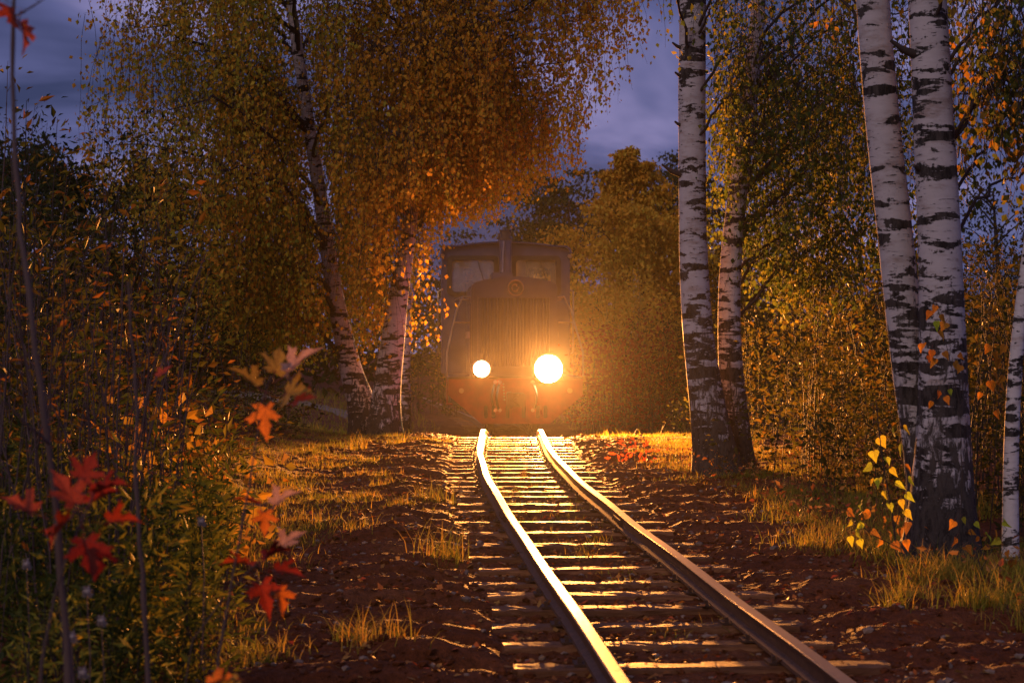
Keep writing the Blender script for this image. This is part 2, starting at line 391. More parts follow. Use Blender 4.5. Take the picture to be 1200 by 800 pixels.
M['lamp_bright'] = emit('main_beam_lens', (1, .72, .36), 400)
M['lamp'] = emit('dipped_beam_lens', (1, .78, .45), 90)

# ================================================================== ground
xs = np.concatenate([-np.geomspace(125, 3.3, 45), np.arange(-3.25, 3.6, .034), np.geomspace(3.65, 125, 45)])
ys = np.concatenate([np.linspace(-15, 6, 12), np.arange(6.2, 14, .021), np.arange(14, 34, .05), np.geomspace(34.1, 200, 70)])
X, Y = np.meshgrid(xs, ys); Z = gz(X, Y)
nx, ny = len(xs), len(ys)
ii = (np.arange(ny-1)[:, None]*nx+np.arange(nx-1)[None]).ravel()
g = MB(); g.add(np.stack([X, Y, Z], -1), np.stack([ii, ii+1, ii+nx+1, ii+nx], -1), 0, True)
g.build('ground', M['ground'], kind='structure')
# pale side path beyond the left birches
pp = np.array([[-9.5, 62], [-6.4, 52], [-4.6, 46], [-3.4, 42]]); q = MB()
yy = np.linspace(40, 66, 40); xc = -2.6-(yy-40)*.34
vv = []
for w in np.linspace(-.55, .55, 7): vv.append(np.stack([xc+w+.12*fbm(yy, yy*0+w*3, 2), yy, gz(xc+w, yy)+.012+.02*(1-abs(w)/.55)], -1))
vv = np.array(vv); n_ = len(yy)
fi = (np.arange(6)[:, None]*n_+np.arange(n_-1)[None]).ravel()
q.add(vv.reshape(-1, 3), np.stack([fi, fi+n_, fi+n_+1, fi+1], -1), 0, True); q.build('path', M['path'], kind='structure')

# ================================================================== railway track
track = empty('railway_track', (0, 0, 0), label='narrow gauge railway track curving between the birches towards the locomotive', cat='railway track')
prof = [(-.036, 0), (.036, 0), (.036, -.004), (.030, -.022), (.011, -.032), (.011, -.076), (.046, -.088), (.048, -.102), (-.048, -.102), (-.046, -.088), (-.011, -.076), (-.011, -.032), (-.030, -.022), (-.036, -.004)]
prof = [(a*.84, b) for a, b in prof]
prof[0] = (-.024, 0.0); prof[1] = (.024, 0.0)
RP = .375+.026
def railbar(side, y0, y1):
    yy = np.arange(y0, y1+.001, .2 if y1 < 60 else .4); c = cx(yy); z = zr(yy)
    tx = np.gradient(c, yy); nrm = 1/np.sqrt(1+tx**2)
    px_, py_ = nrm, -tx*nrm
    vs_ = np.array([np.stack([c+px_*(side*RP+a), yy+py_*(side*RP+a), z+b+.004*np.sin(yy*1.7+side)], -1) for a, b in prof])
    k = len(prof); n = len(yy); m = MB()
    i = np.arange(k)[:, None]; j = np.arange(n-1)[None]; i2 = (i+1) % k
    m.add(vs_.reshape(-1, 3), np.stack([i*n+j+0*i, i*n+j+1, i2*n+j+1, i2*n+j], -1).reshape(-1, 4)[:, ::-1])
    m.add(vs_[:, 0], [list(range(k))]); m.add(vs_[:, -1], [list(range(k))[::-1]])
    o = m.build('rail', M['rail'], track)
    at = o.data.attributes.new('head', 'FLOAT', 'POINT')
    h = np.tile(np.concatenate([np.repeat([1 if b > -.01 else 0 for a, b in prof], n), [1 if b > -.01 else 0 for a, b in prof]*2]), 1)
    at.data.foreach_set('value', h.astype(float)[:len(o.data.vertices)])
    return o
railbar(-1, 4, 14.6); railbar(-1, 14.61, 60); railbar(1, 4, 14.2); railbar(1, 14.21, 60)
def on_track(t, y, z):
    s = (cx(y+.1)-cx(y-.1))/.2; n = 1/math.sqrt(1+s*s)
    return (float(cx(y)+t*n), float(y-s*t*n), float(zr(y)+z)), math.atan(-s)
for side, y in ((-1, 14.6), (1, 14.2)):
    for k in (-1, 1):
        m = MB(); boxm(m, -.008, .008, -.22, .22, -.072, -.034, bev=.003)
        p_, a = on_track(side*RP+k*.022, y, 0); fp = m.build('fishplate', M['rust'], track, loc=p_, rot=(0, 0, a))
        bm_ = MB()
        for b in (-.16, -.055, .055, .16): add_tube(bm_, [(k*.004, b, -.053), (k*.022, b, -.053)], .012, 6)
        bm_.build('bolts', M['rust'], fp, kind='stuff')
def sleeper_mesh(seed):
    r = np.random.default_rng(seed); n = 26; L = .76; w = .085; h = .13
    xs_ = np.linspace(-L, L, n); m = MB(); rows = []
    o = [(-w, -h), (-w, -.035), (-w*.93, -.008), (-w*.8, 0), (-w*.3, 0), (w*.3, 0), (w*.8, 0), (w*.93, -.008), (w, -.035), (w, -h)]
    e0, e1 = r.uniform(-.03, .03, 2)
    for (b, c) in o:
        jy = r.normal(0, .003, n)+.01*vnoise(xs_*3+seed, xs_*0+b*20, seed); jz = r.normal(0, .0012, n) if c > -.03 else r.normal(0, .004, n)
        # split and eaten edges
        chip = np.where(r.random(n) < .12, -.018, 0) if abs(b) > w*.7 and c > -.04 else 0
        xx = xs_.copy(); xx[0] += e0+r.normal(0, .006); xx[-1] += e1+r.normal(0, .006)
        rows.append(np.stack([xx, b+jy, c+jz+chip+.005*vnoise(xs_*2, xs_*0, seed+3)], -1))
    v = np.array(rows); k = len(o); i = np.arange(k-1)[:, None]; j = np.arange(n-1)[None]
    m.add(v.reshape(-1, 3), np.stack([i*n+j, i*n+j+1, (i+1)*n+j+1, (i+1)*n+j], -1).reshape(-1, 4)[:, ::-1])
    m.add(v[:, 0], [list(range(k))[::-1]]); m.add(v[:, -1], [list(range(k))])
    return m.mesh('sleeper', M['wood'])
SM = [sleeper_mesh(s) for s in range(7)]
pl = MB(); boxm(pl, -.085, .085, -.06, .06, -.003, .006)
for a, b in ((-.062, -.03), (.062, .03)): boxm(pl, a-.009, a+.009, b-.009, b+.009, .006, .030)
PLATE = pl.mesh('tie_plate', M['rust'])
for k, y in enumerate(SLEEP):
    dz = random.uniform(-.012, .002)
    p_, a = on_track(random.uniform(-.04, .04), y, -.106+dz)
    s = link('sleeper', SM[k % 7], track, p_, (random.uniform(-.03, .03), random.uniform(-.006, .006), a+random.uniform(-.022, .022)), (random.uniform(.96, 1.03)*random.choice((1, 1, -1)), random.uniform(.8, 1.15), 1))
    if y < 27:
        for side in (-1, 1):
            q_, a = on_track(side*RP, y, -.104); link('tie_plate', PLATE, track, q_, (0, 0, a))

# ================================================================== locomotive
LY = 35.3; LR = -.42
loco = empty('locomotive', (.045, LY, LR), math.atan2(.165, 3.6), label='dark blue and red diesel locomotive with blazing headlights coming down the track', cat='locomotive')
def lp(name, m, mat, parent=None, **kw): return m.build(name, mat, parent or loco, **kw)
# frame and deck
m = MB(); boxm(m, -1.16, 1.16, -.30, 6.9, .90, 1.02, bev=.01); lp('deck', m, M['bluedk'])
m = MB(); boxm(m, -.5, .5, .2, 6.7, .52, .898); lp('main_frame', m, M['black'])
m = MB(); prism_y(m, [(-1.18, 1.0), (-1.18, .70), (-.60, .20), (.60, .20), (1.18, .70), (1.18, 1.0)], -.42, -.305)
bb = lp('buffer_beam', m, M['red'])
for x in (-.52, -.39, -.14, .14, .39, .52):
    m = MB(); o_ = rrect(x-.035, x+.035, .30, .52, .03); prism_y(m, o_, -.424, -.419); lp('slot', m, M['black'], bb)
m = MB(); boxm(m, -1.18, -.305, -.445, -.421, .985, 1.015); boxm(m, .305, 1.18, -.445, -.421, .985, 1.015); lp('beam_edge', m, M['rust'], bb)
for x in (-.95, .95):
    m = MB(); discm(m, (x, .78), .045, -.47, -.42, 16); lp('marker_lamp', m, M['brass'], bb)
# coupler with hoses
m = MB(); boxm(m, -.13, .13, -.62, -.42, .50, .74, bev=.02); boxm(m, -.17, -.07, -.84, -.60, .48, .76, bev=.02); boxm(m, .03, .15, -.78, -.60, .50, .74, bev=.02)
discm(m, (0, .62), .05, -.86, -.6, 12)
cp = lp('coupler', m, M['rust'])
for x, sgn in ((-.28, -1), (.3, 1), (-.36, -1)):
    m = MB(); t = np.linspace(0, 1, 10); add_tube(m, np.stack([x+sgn*.06*np.sin(t*3), -.44-.16*np.sin(t*np.pi), .92-.50*t], -1), .022, 7)
    lp('air_hose', m, M['black'])
m = MB()
for x in (-.28, .3, -.36): discm(m, (x, .93), .036, -.50, -.42, 10); discm(m, (x, .44), .032, -.50, -.44, 10)
for k in range(6): discm(m, (-.22+.004*k, .90-.055*k), .014, -.52, -.50, 8)
lp('hose_fittings', m, M['steel'], kind='stuff')
# hood
def hood_outline(w, zb, zs, zt, r=.11):
    o = [(w, zb)]
    th = np.linspace(0, 1, 5)
    for a in np.radians([0, 25, 50, 75]): o.append((w-r+r*math.cos(a), zs-r+r*math.sin(a)))
    for k in np.linspace(.86, -.86, 13): o.append(((w-r*.7)*k/.86, zs+(zt-zs)*(1-(k/.86)**2)*.93+.0))
    for a in np.radians([105, 130, 155, 180]): o.append((-w+r+r*math.cos(a), zs-r+r*math.sin(a)))
    o.append((-w, zb)); return o
m = MB(); prism_y(m, hood_outline(.765, 1.02, 2.69, 2.80), .02, 3.55); hood = lp('hood', m, M['blue'])
m = MB(); prism_y(m, hood_outline(.735, 1.02, 2.66, 2.77), -.02, .019); lp('hood_nose', m, M['blue'], hood)
m = MB()
for y in (.9, 1.8, 2.7):
    prism_y(m, hood_outline(.772, 1.03, 2.697, 2.807), y, y+.02)
lp('hood_seams', m, M['bluedk'], hood, kind='stuff')
for s in (-1, 1):
    for k in range(3):
        m = MB(); boxm(m, *(sorted((s*.766, s*.785))), .12+.9*k, .82+.9*k, 1.25, 2.3, bev=.004); dpan = lp('side_door', m, M['blue'], hood)
        m = MB(); boxm(m, *(sorted((s*.786, s*.81))), .46+.9*k, .50+.9*k, 1.7, 1.82); lp('handle', m, M['steel'], dpan)
# radiator grille
gr = MB(); xg0, xg1, zg0, zg1 = -.655, .655, 1.16, 2.45
for a in ((xg0, xg1, zg1-.04, zg1), (xg0, xg1, zg0, zg0+.04), (xg0, xg0+.04, zg0+.041, zg1-.041), (xg1-.04, xg1, zg0+.041, zg1-.041)): boxm(gr, a[0], a[1], -.075, -.021, a[2], a[3])
grille = lp('grille_frame', gr, M['blue'])
m = MB(); boxm(m, xg0+.04, xg1-.04, -.030, -.021, zg0+.04, zg1-.04); lp('grille_backing', m, M['black'], grille)
slat = MB(); prism_y(slat, [(-.022, zg0+.042), (.022, zg0+.042), (.022, zg1-.042), (-.022, zg1-.042)], -.006, .006); SL = slat.mesh('slat', M['blue'])
for k in range(21): link('slat', SL, grille, (xg0+.07+k*(xg1-xg0-.14)/20, -.052, 0), (0, 0, math.radians(38)))
for x in (-.22, .22):
    m = MB(); boxm(m, x-.012, x+.012, -.083, -.0755, zg0+.04, zg1-.04); lp('grille_bar', m, M['bluedk'], grille)
# round badge: ring with a plain abstract figure inside
th = np.linspace(0, 2*np.pi, 33)
m = MB(); add_tube(m, np.stack([.02+.135*np.cos(th), -.045+0*th, 2.59+.135*np.sin(th)], -1), .013, 8, cap=False); badge = lp('badge_ring', m, M['brass'])
m = MB(); discm(m, (.02, 2.59), .125, -.035, -.0205); lp('badge_disc', m, M['bluedk'], badge)
m = MB(); th2 = np.linspace(.9, 5.6, 16); add_tube(m, np.stack([.01+.06*np.cos(th2), -.042+0*th2, 2.59+.06*np.sin(th2)], -1), .011, 6); add_tube(m, [(.03, -.042, 2.63), (.075, -.042, 2.59), (.03, -.042, 2.55)], .010, 6); lp('badge_emblem', m, M['brass'], badge)
# headlights
lamps = []
for x, r, mat, r_l in ((-.60, .15, 'lamp', .14), (.57, .25, 'lamp_bright', .24)):
    m = MB(); add_tube(m, [(x, .0, 1.13), (x, -.10, 1.13), (x, -.24, 1.13)], [.10, r*.94, r], 24); hl = lp('headlight', m, M['blue']); hl.location.y = -.24; hl.location.z = .03
    m = MB(); th = np.linspace(0, 2*np.pi, 29); add_tube(m, np.stack([x+r*np.cos(th), -.245+0*th, 1.13+r*np.sin(th)], -1), .016, 6, cap=False); lp('rim', m, M['steel'], hl)
    m = MB()
    rr = [0, .4, .75, 1.]; yy = [-.285, -.279, -.264, -.244]
    n = 24; a = np.linspace(0, 2*np.pi, n, endpoint=False)
    v = np.concatenate([[[x, yy[0], 1.13]]]+[np.stack([x+r_l*q_*np.cos(a), 0*a+y_, 1.13+r_l*q_*np.sin(a)], -1) for q_, y_ in zip(rr[1:], yy[1:])])
    m.add(v, [[0, 1+(i+1) % n, 1+i] for i in range(n)], 0, True)
    for c_ in range(2): m.add(v, [[1+c_*n+i, 1+c_*n+(i+1) % n, 1+(c_+1)*n+(i+1) % n, 1+(c_+1)*n+i] for i in range(n)], 0, True)
    lp('lens', m, M[mat], hl)
    L = bpy.data.lights.new('headlight_beam', 'SPOT'); L.spot_size = math.radians(46); L.spot_blend = 1; L.shadow_soft_size = .09
    L.energy = HEAD_W*(1 if x > 0 else .16); L.color = HEAD_COLOR
    lo = bpy.data.objects.new('headlight_beam', L); col.objects.link(lo); lo.parent = loco; lo.location = (x, -.62, 1.16); lo.rotation_euler = (math.radians(90), 0, math.radians(180 if False else 0)); lo.rotation_euler = Vector((0, -1, -.02)).to_track_quat('-Z', 'Z').to_euler()
    lamps.append(lo)
# cab
CY0, CY1 = 3.55, 5.5; ZB, ZE = 1.02, 3.40
def cab_outline(w=1.25, zt=3.56, r=.13):
    o = [(-w, ZB), (w, ZB)]
    for a in np.radians([0, 30, 60, 85]): o.append((w-r+r*math.cos(a), ZE-.03+r*math.sin(a)))
    for k in np.linspace(.75, -.75, 9): o.append((w*k, ZE+.09+(zt-ZE-.09)*(1-(k/.85)**2)))
    for a in np.radians([95, 120, 150, 180]): o.append((-w+r+r*math.cos(a), ZE-.03+r*math.sin(a)))
    return o
wl = rrect(-1.05, -.24, 2.61, 3.22, .06); wr = rrect(.20, .97, 2.61, 3.22, .06)
fr_ = plate('cab_front', cab_outline(), [wl, wr], CY0, CY0+.04, M['blue'], loco)
plate('cab_back', cab_outline(), [rrect(.55, 1.0, 2.75, 3.15, .06)], CY1-.04, CY1, M['blue'], loco)
for x0, x1 in ((-1.05, -.24), (.20, .97)):
    m = MB()
    fo, fi_ = rrect(x0-.10, x1+.10, 2.53, 3.31, .09), rrect(x0-.005, x1+.005, 2.605, 3.225, .06); n = len(fo)
    v = np.array([(a, CY0-.035, b) for a, b in fo]+[(a, CY0-.035, b) for a, b in fi_]+[(a, CY0-.002, b) for a, b in fo]+[(a, CY0-.002, b) for a, b in fi_])
    m.add(v, [[i, (i+1) % n, n+(i+1) % n, n+i] for i in range(n)]); m.add(v, [[2*n+i, 2*n+(i+1) % n, (i+1) % n, i] for i in range(n)]); m.add(v, [[n+i, n+(i+1) % n, 3*n+(i+1) % n, 3*n+i] for i in range(n)])
    wf = lp('window_frame', m, M['black'], fr_)
    m = MB(); boxm(m, x0+.0, x1-.0, CY0+.016, CY0+.022, 2.61, 3.22); lp('pane', m, M['glass'], fr_)
    m = MB(); add_tube(m, [(x0+.62*(x1-x0), CY0-.03, 3.20), (x0+.80*(x1-x0), CY0-.03, 2.72)], .008, 5); lp('wiper', m, M['black'], fr_)
for s in (-1, 1):
    sw = plate('cab_side', [(CY0+.041, ZB), (CY1-.041, ZB), (CY1-.041, ZE-.04), (CY0+.041, ZE-.04)], [rrect(CY0+.25, CY0+.85, 2.45, 3.15, .05), rrect(CY0+1.1, CY0+1.6, 2.45, 3.15, .05)], *sorted((s*1.25, s*1.21)), M['blue'], loco, plane='yz')
    m = MB(); boxm(m, *sorted((s*1.225, s*1.23)), CY0+.25, CY0+.85, 2.45, 3.15); boxm(m, *sorted((s*1.225, s*1.23)), CY0+1.1, CY0+1.6, 2.45, 3.15); lp('pane', m, M['glass'], sw)
ro = cab_outline()[2:]; inner = [(a*.965, b-.04) for a, b in ro]
m = MB(); v0 = np.array(ro+inner[::-1]); prism_y(m, v0, CY0+.042, CY1-.042); lp('roof', m, M['blue'], loco)
m = MB(); o1 = cab_outline(1.285, 3.59, .14)[2:]; o2 = [(a*.972, b-.03) for a, b in o1]; n = len(o1)
for (ya, yb) in ((CY0-.10, CY0-.001), (CY1+.001, CY1+.06)):
    v = np.array([(a, ya, b) for a, b in o1]+[(a, ya, b) for a, b in o2]+[(a, yb, b) for a, b in o1]+[(a, yb, b) for a, b in o2])
    m = MB(); m.add(v, [[i, i+1, n+i+1, n+i] for i in range(n-1)]+[[2*n+i, 2*n+i+1, i+1, i] for i in range(n-1)]+[[n+i, n+i+1, 3*n+i+1, 3*n+i] for i in range(n-1)])
    lp('roof_lip', m, M['blue'], loco)
m = MB(); boxm(m, -1.2, 1.2, CY0+.05, CY1-.05, ZB+.3, ZB+.345); lp('cab_floor', m, M['inner'])
m = MB(); boxm(m, -1.19, .50, CY1-.075, CY1-.045, 1.3, 3.36); lp('cab_lining', m, M['inner'])
m = MB(); boxm(m, -.2, .9, CY0+.2, CY0+.55, 1.27, 2.42, bev=.03); discm(m, (.1, 2.3), .08, CY0+.56, CY0+.58, 16); lp('control_desk', m, M['inner'])
m = MB(); boxm(m, -1.15, -.65, CY0+1.2, CY0+1.6, 1.3, 1.7, bev=.03); boxm(m, -1.15, -.65, CY0+1.61, CY0+1.7, 1.7, 2.3, bev=.03); lp('driver_seat', m, M['black'])
m = MB(); prism_y(m, hood_outline(.9, 1.02, 2.25, 2.34), CY1+.001, 6.85); lp('rear_hood', m, M['blue'])
# exhaust stack with chrome pipe, on the hood in front of the cab
m = MB(); boxm(m, -.30, .11, 3.1, 3.53, 2.70, 2.97, bev=.02); st = lp('stack_box', m, M['blue'])
m = MB(); add_tube(m, [(-.02, 3.33, 2.9), (-.02, 3.33, 3.62)], .12, 20); lp('stack_pipe', m, M['blue'], st)
m = MB(); add_tube(m, [(-.02, 3.33, 3.60), (-.02, 3.33, 3.65), (-.02, 3.33, 3.66), (-.02, 3.33, 3.80)], [.13, .13, .10, .12], 16); add_tube(m, [(-.11, 3.40, 3.60), (-.11, 3.40, 3.74)], .045, 10); lp('stack_cap', m, M['brown'], st)
m = MB(); add_tube(m, [(-.085, 3.185, 2.93), (-.06, 3.185, 3.58)], .014, 8); lp('chrome_pipe', m, M['steel'], st)
for x in (-1.18, 1.18):
    m = MB(); add_tube(m, [(x*1.05, CY0-.02, 3.30), (x*1.05, CY0-.1, 3.30)], .04, 12); lp('side_light', m, M['brass'])
# handrails
for s in (-1, 1):
    m = MB()
    add_tube(m, [(s*.77, .35, 2.42), (s*.90, .30, 2.44), (s*1.02, .28, 2.2), (s*1.20, -.2, 1.45), (s*1.20, -.22, 1.02)], .017, 7)
    add_tube(m, [(s*.77, .3, 1.98), (s*1.07, .2, 1.98)], .014, 6); add_tube(m, [(s*.77, 1.8, 2.42), (s*.95, 1.8, 2.42)], .014, 6)
    add_tube(m, [(s*.90, .30, 2.44), (s*.95, 1.8, 2.44), (s*1.0, 3.5, 2.44)], .015, 6)
    lp('handrail', m, M['brass'])
    m = MB(); add_tube(m, [(s*1.25, CY0+.1, 2.65), (s*1.32, CY0+.1, 2.62), (s*1.32, CY0+.1, 1.42), (s*1.25, CY0+.1, 1.40)], .018, 7); lp('grab_rail', m, M['brass'])
    m = MB()
    for k, z in enumerate((.42, .70)): boxm(m, s*1.02-.14, s*1.02+.14, CY0-.35, CY0-.1, z, z+.03)
    add_tube(m, [(s*1.15, CY0-.1, 1.0), (s*1.15, CY0-.1, .42)], .016, 6); lp('step', m, M['red'])
    m = MB(); boxm(m, s*.93-.17, s*.93+.17, 2.2, 4.2, .45, .895, bev=.05); lp('fuel_tank', m, M['bluedk'])
# bogies
for yb in (1.5, 5.3):
    m = MB()
    for s in (-1, 1): boxm(m, s*.56-.05, s*.56+.05, yb-.95, yb+.95, .36, .56, bev=.02)
    boxm(m, -.5, .5, yb-.15, yb+.15, .38, .51)
    bog = lp('bogie', m, M['black'])
    for yw in (-.6, .6):
        m = MB(); 
        for s in (-1, 1):
            for (xa, xb, r) in ((.345, .37, .325), (.371, .46, .30)):
                add_tube(m, [(s*xa, yb+yw, .30), (s*xb, yb+yw, .30)], r, 24, smooth=False)
        add_tube(m, [(-.5, yb+yw, .30), (.5, yb+yw, .30)], .06, 10); lp('wheelset', m, M['rust'], bog)

# ================================================================== driver
def skinned(name, verts, edges, radii, mat, parent, levels=2, root=0):
    me = bpy.data.meshes.new(name); me.from_pydata(verts, edges, []); o = link(name, me, parent)
    me.materials.append(mat)
    md = o.modifiers.new('skin', 'SKIN'); md.use_smooth_shade = True
    sv = me.skin_vertices[0].data if me.skin_vertices else None
    if sv is None:
        bm = bmesh.new(); bm.from_mesh(me); bm.verts.layers.skin.verify(); bm.to_mesh(me); bm.free(); sv = me.skin_vertices[0].data
    for k, r in enumerate(radii): sv[k].radius = (r, r) if isinstance(r, float) else r; sv[k].use_root = k == root
    ss = o.modifiers.new('sub', 'SUBSURF'); ss.levels = 1; ss.render_levels = levels
    return o
wp = loco.matrix_basis if False else (Matrix.Translation(loco.location) @ Matrix.Rotation(loco.rotation_euler.z, 4, 'Z'))
dpos = wp @ Vector((-.72, CY0+.48, 1.372))
drv = empty('person', dpos, math.radians(60), label='driver in a dark jacket standing behind the left cab window looking towards the stack', cat='person')
# standing figure facing local -Y, 1.68 m tall, hands on the desk
V_ = [(0, 0, .93), (0, 0, 1.12), (0, -.01, 1.32), (0, 0, 1.43), (0, -.005, 1.50), (0, -.02, 1.58), (0, -.02, 1.64),
      (.10, 0, .88), (.11, -.02, .48), (.11, .02, .09), (.12, -.12, .04), (-.10, 0, .88), (-.11, .02, .48), (-.11, .03, .09), (-.12, -.11, .04),
      (.18, 0, 1.38), (.24, -.04, 1.12), (.18, -.26, 1.05), (.15, -.33, 1.06), (-.18, 0, 1.38), (-.24, -.04, 1.12), (-.18, -.26, 1.05), (-.15, -.33, 1.06)]
E_ = [(0, 1), (1, 2), (2, 3), (3, 4), (4, 5), (5, 6), (0, 7), (7, 8), (8, 9), (9, 10), (0, 11), (11, 12), (12, 13), (13, 14), (2, 15), (15, 16), (16, 17), (17, 18), (2, 19), (19, 20), (20, 21), (21, 22)]
for s, b in ((1, 18), (-1, 22)):
    for k, (dx, dy) in enumerate(((-.03, -.075), (-.010, -.09), (.012, -.085), (.032, -.07))):
        V_ += [(s*.15+dx*.7, -.36, 1.055), (s*.15+dx, -.36+dy*.6, 1.045), (s*.15+dx, -.36+dy, 1.02)]; n = len(V_); E_ += [(b, n-3), (n-3, n-2), (n-2, n-1)]
    V_ += [(s*.15-s*.05, -.35, 1.05), (s*.15-s*.065, -.385, 1.03)]; n = len(V_); E_ += [(b, n-2), (n-2, n-1)]
R_ = [(.15, .11), (.145, .10), (.165, .11), .06, .055, (.078, .095), (.074, .09), .085, .06, .042, .035, .085, .06, .042, .035, .06, .047, .036, .026, .06, .047, .036, .026]
R_ += [.010, .009, .008]*4+[.012, .010]+[.010, .009, .008]*4+[.012, .010]
R_ = [float(r) if not isinstance(r, tuple) else r for r in R_]
skinned('body', V_, E_, R_, M['skin'], drv, 1)
jk = MB(); rings = [(.86, .20, .15), (1.0, .185, .135), (1.2, .20, .14), (1.36, .20, .12), (1.43, .11, .09), (1.47, .075, .075)]
th = np.linspace(0, 2*np.pi, 20, endpoint=False)
v = np.concatenate([np.stack([a*np.cos(th), b*np.sin(th), z+0*th], -1) for z, a, b in rings]); i = np.arange(len(rings)-1)[:, None]*20; j = np.arange(20)[None]
jk.add(v, np.stack([i+j, i+(j+1) % 20, i+20+(j+1) % 20, i+20+j], -1).reshape(-1, 4), 0, True)
for s in (-1, 1): add_tube(jk, [(s*.15, 0, 1.38), (s*.20, 0, 1.36), (s*.25, -.04, 1.12), (s*.185, -.25, 1.055)], [.07, .085, .062, .05], 12)
jk.build('jacket', M['jacket'], drv)
tr_ = MB()
for s in (-1, 1): add_tube(tr_, [(s*.08, 0, .95), (s*.10, 0, .85), (s*.11, -.01, .48), (s*.11, .02, .08)], [.12, .105, .08, .07], 12)
tr_.build('trousers', M['black'], drv)
def ball(m, c, r, n=12, k=8, mat=0):
    th = np.linspace(0, 2*np.pi, n, endpoint=False); ph = np.linspace(.001, np.pi-.001, k)
    r = np.array(r if hasattr(r, '__len__') else (r,)*3)
    v = np.concatenate([np.stack([c[0]+r[0]*math.sin(p_)*np.cos(th), c[1]+r[1]*math.sin(p_)*np.sin(th), c[2]+r[2]*math.cos(p_)+0*th], -1) for p_ in ph])
    i = np.arange(k-1)[:, None]*n; j = np.arange(n)[None]
    m.add(v, np.stack([i+j, i+n+j, i+n+(j+1) % n, i+(j+1) % n], -1).reshape(-1, 4), mat, True)
h = MB(); ball(h, (0, .012, 1.635), (.087, .100, .085)); h.build('hair', M['hair'], drv)
h = MB(); add_tube(h, [(0, -.112, 1.625), (0, -.140, 1.585), (0, -.115, 1.575)], [.008, .017, .01], 7); h.build('nose', M['skin'], drv)
for s in (-1, 1):
    h = MB(); ball(h, (s*.032, -.107, 1.615), .012, 8, 6); h.build('eye', M['black'], drv)
    h = MB(); ball(h, (s*.082, -.01, 1.60), (.012, .02, .032), 8, 6); h.build('ear', M['skin'], drv)
h = MB(); add_tube(h, [(-.025, -.105, 1.55), (0, -.115, 1.549), (.025, -.105, 1.55)], .006, 6); h.build('mouth', M['redleaf'], drv)

# ================================================================== birches
def trunk_mesh(m, path, rad, n=22, flare=.0, seed=0, step=.07):
    p = np.asarray(path, float); d = np.concatenate([[0], np.cumsum(np.linalg.norm(np.diff(p, axis=0), axis=1))])
    s = np.arange(0, d[-1], step)
    # smooth spline through the axis points
    def sm(a):
        a = np.interp(s, d, a); k = np.exp(-.5*(np.arange(-8, 9)/3.5)**2); k /= k.sum(); return np.convolve(np.pad(a, 8, mode='reflect', reflect_type='odd'), k, 'valid')
    q_ = np.stack([sm(p[:, i]) for i in range(3)], -1); r = sm(np.asarray(rad, float))
    v, f = tube(q_, r, n); th = np.tile(np.linspace(0, 2*np.pi, n, endpoint=False), len(s)); zz_ = np.repeat(s, n)
    c = np.repeat(q_, n, 0); dv = v-c
    k = 1+.05*vnoise(np.cos(th)*1.5+seed, zz_*1.6+np.sin(th)*1.5, seed)+.025*vnoise(np.cos(th)*5, zz_*7+np.sin(th)*5, seed+1)
    low = np.exp(-zz_/.28)
    k = k+flare*low*(1+.45*np.cos(th*5+seed)) + .05*np.exp(-zz_/.9)*vnoise(np.cos(th)*6+seed, zz_*2.2+np.sin(th)*6, seed+5)*2
    v = c+dv*k[:, None]
    m.add(v, f, 0, True); return q_, r
def pxpath(pts, d, dd=0):
    """(px, py, width px) rows measured at distance d -> axis points and radii; dd: extra depth at the top"""
    o, r = [], []
    n = len(pts)
    for k, (px_, py_, w) in enumerate(pts):
        y = d+dd*k/(n-1); p_ = P(px_, py_, y); o.append(tuple(p_)); r.append(w/2/F*y)
    return o, r
def birch(name, pts, d, base_z, label, bark, extra, seed, group=None, dd=0, flare=.25, stubs=()):
    path, rad = pxpath(pts, d, dd)
    path = [(path[0][0], path[0][1], base_z-.12)]+path if path[0][2] > base_z else path
    if len(path) > len(rad): rad = [rad[0]*1.05]+rad
    top = path[-1]; sl = (np.array(path[-1])-np.array(path[-2])); sl = sl/np.linalg.norm(sl)
    for k in range(1, 4): path.append(tuple(np.array(top)+sl*extra*k/3+np.array([.10*k*math.sin(seed), 0, 0]))); rad.append(rad[-1]*.72)
    o0 = Vector(path[0]); root = empty(name, o0, label=label, cat='birch tree', group=group)
    loc = [tuple(Vector(p_)-o0) for p_ in path]
    m = MB(); ax, rr = trunk_mesh(m, loc, rad, 24, flare, seed)
    t = m.build('trunk', bark, root)
    for (px_, py_, side, ln) in stubs:
        z = EYE-(py_-400)/F*d-o0.z; k = int(np.abs(ax[:, 2]-z).argmin()); c = ax[k]
        m = MB(); s0 = c+np.array([side*rr[k]*.8, -rr[k]*.3, 0]); add_tube(m, [s0, s0+np.array([side*ln*.5, -.02, ln*.15]), s0+np.array([side*ln, -.04, ln*.5])], [.014+.10*ln, .012+.06*ln, .010], 8)
        m.build('branch_stub', M['twig'], t)
    return root, o0, ax, rr
def limb(root, o0, a, b, r0, r1, sag=.15, mat=None, n=12, seed=0):
    """limb from world point a to world point b; returns sampled world points"""
    a = np.array(a); b = np.array(b); t = np.linspace(0, 1, n)[:, None]
    up = np.array([0, 0, 1.])
    pth = a+(b-a)*t+up*(np.sin(t*np.pi)*sag*np.linalg.norm(b-a))
    L_ = np.linalg.norm(b-a); r_ = np.random.default_rng(seed); pth[1:-1] += r_.normal(0, .012*L_, (n-2, 3))
    m = MB(); add_tube(m, pth-np.array(o0), np.linspace(r0, r1, n), 6)
    m.build('limb', mat or M['twig'], root)
    return pth
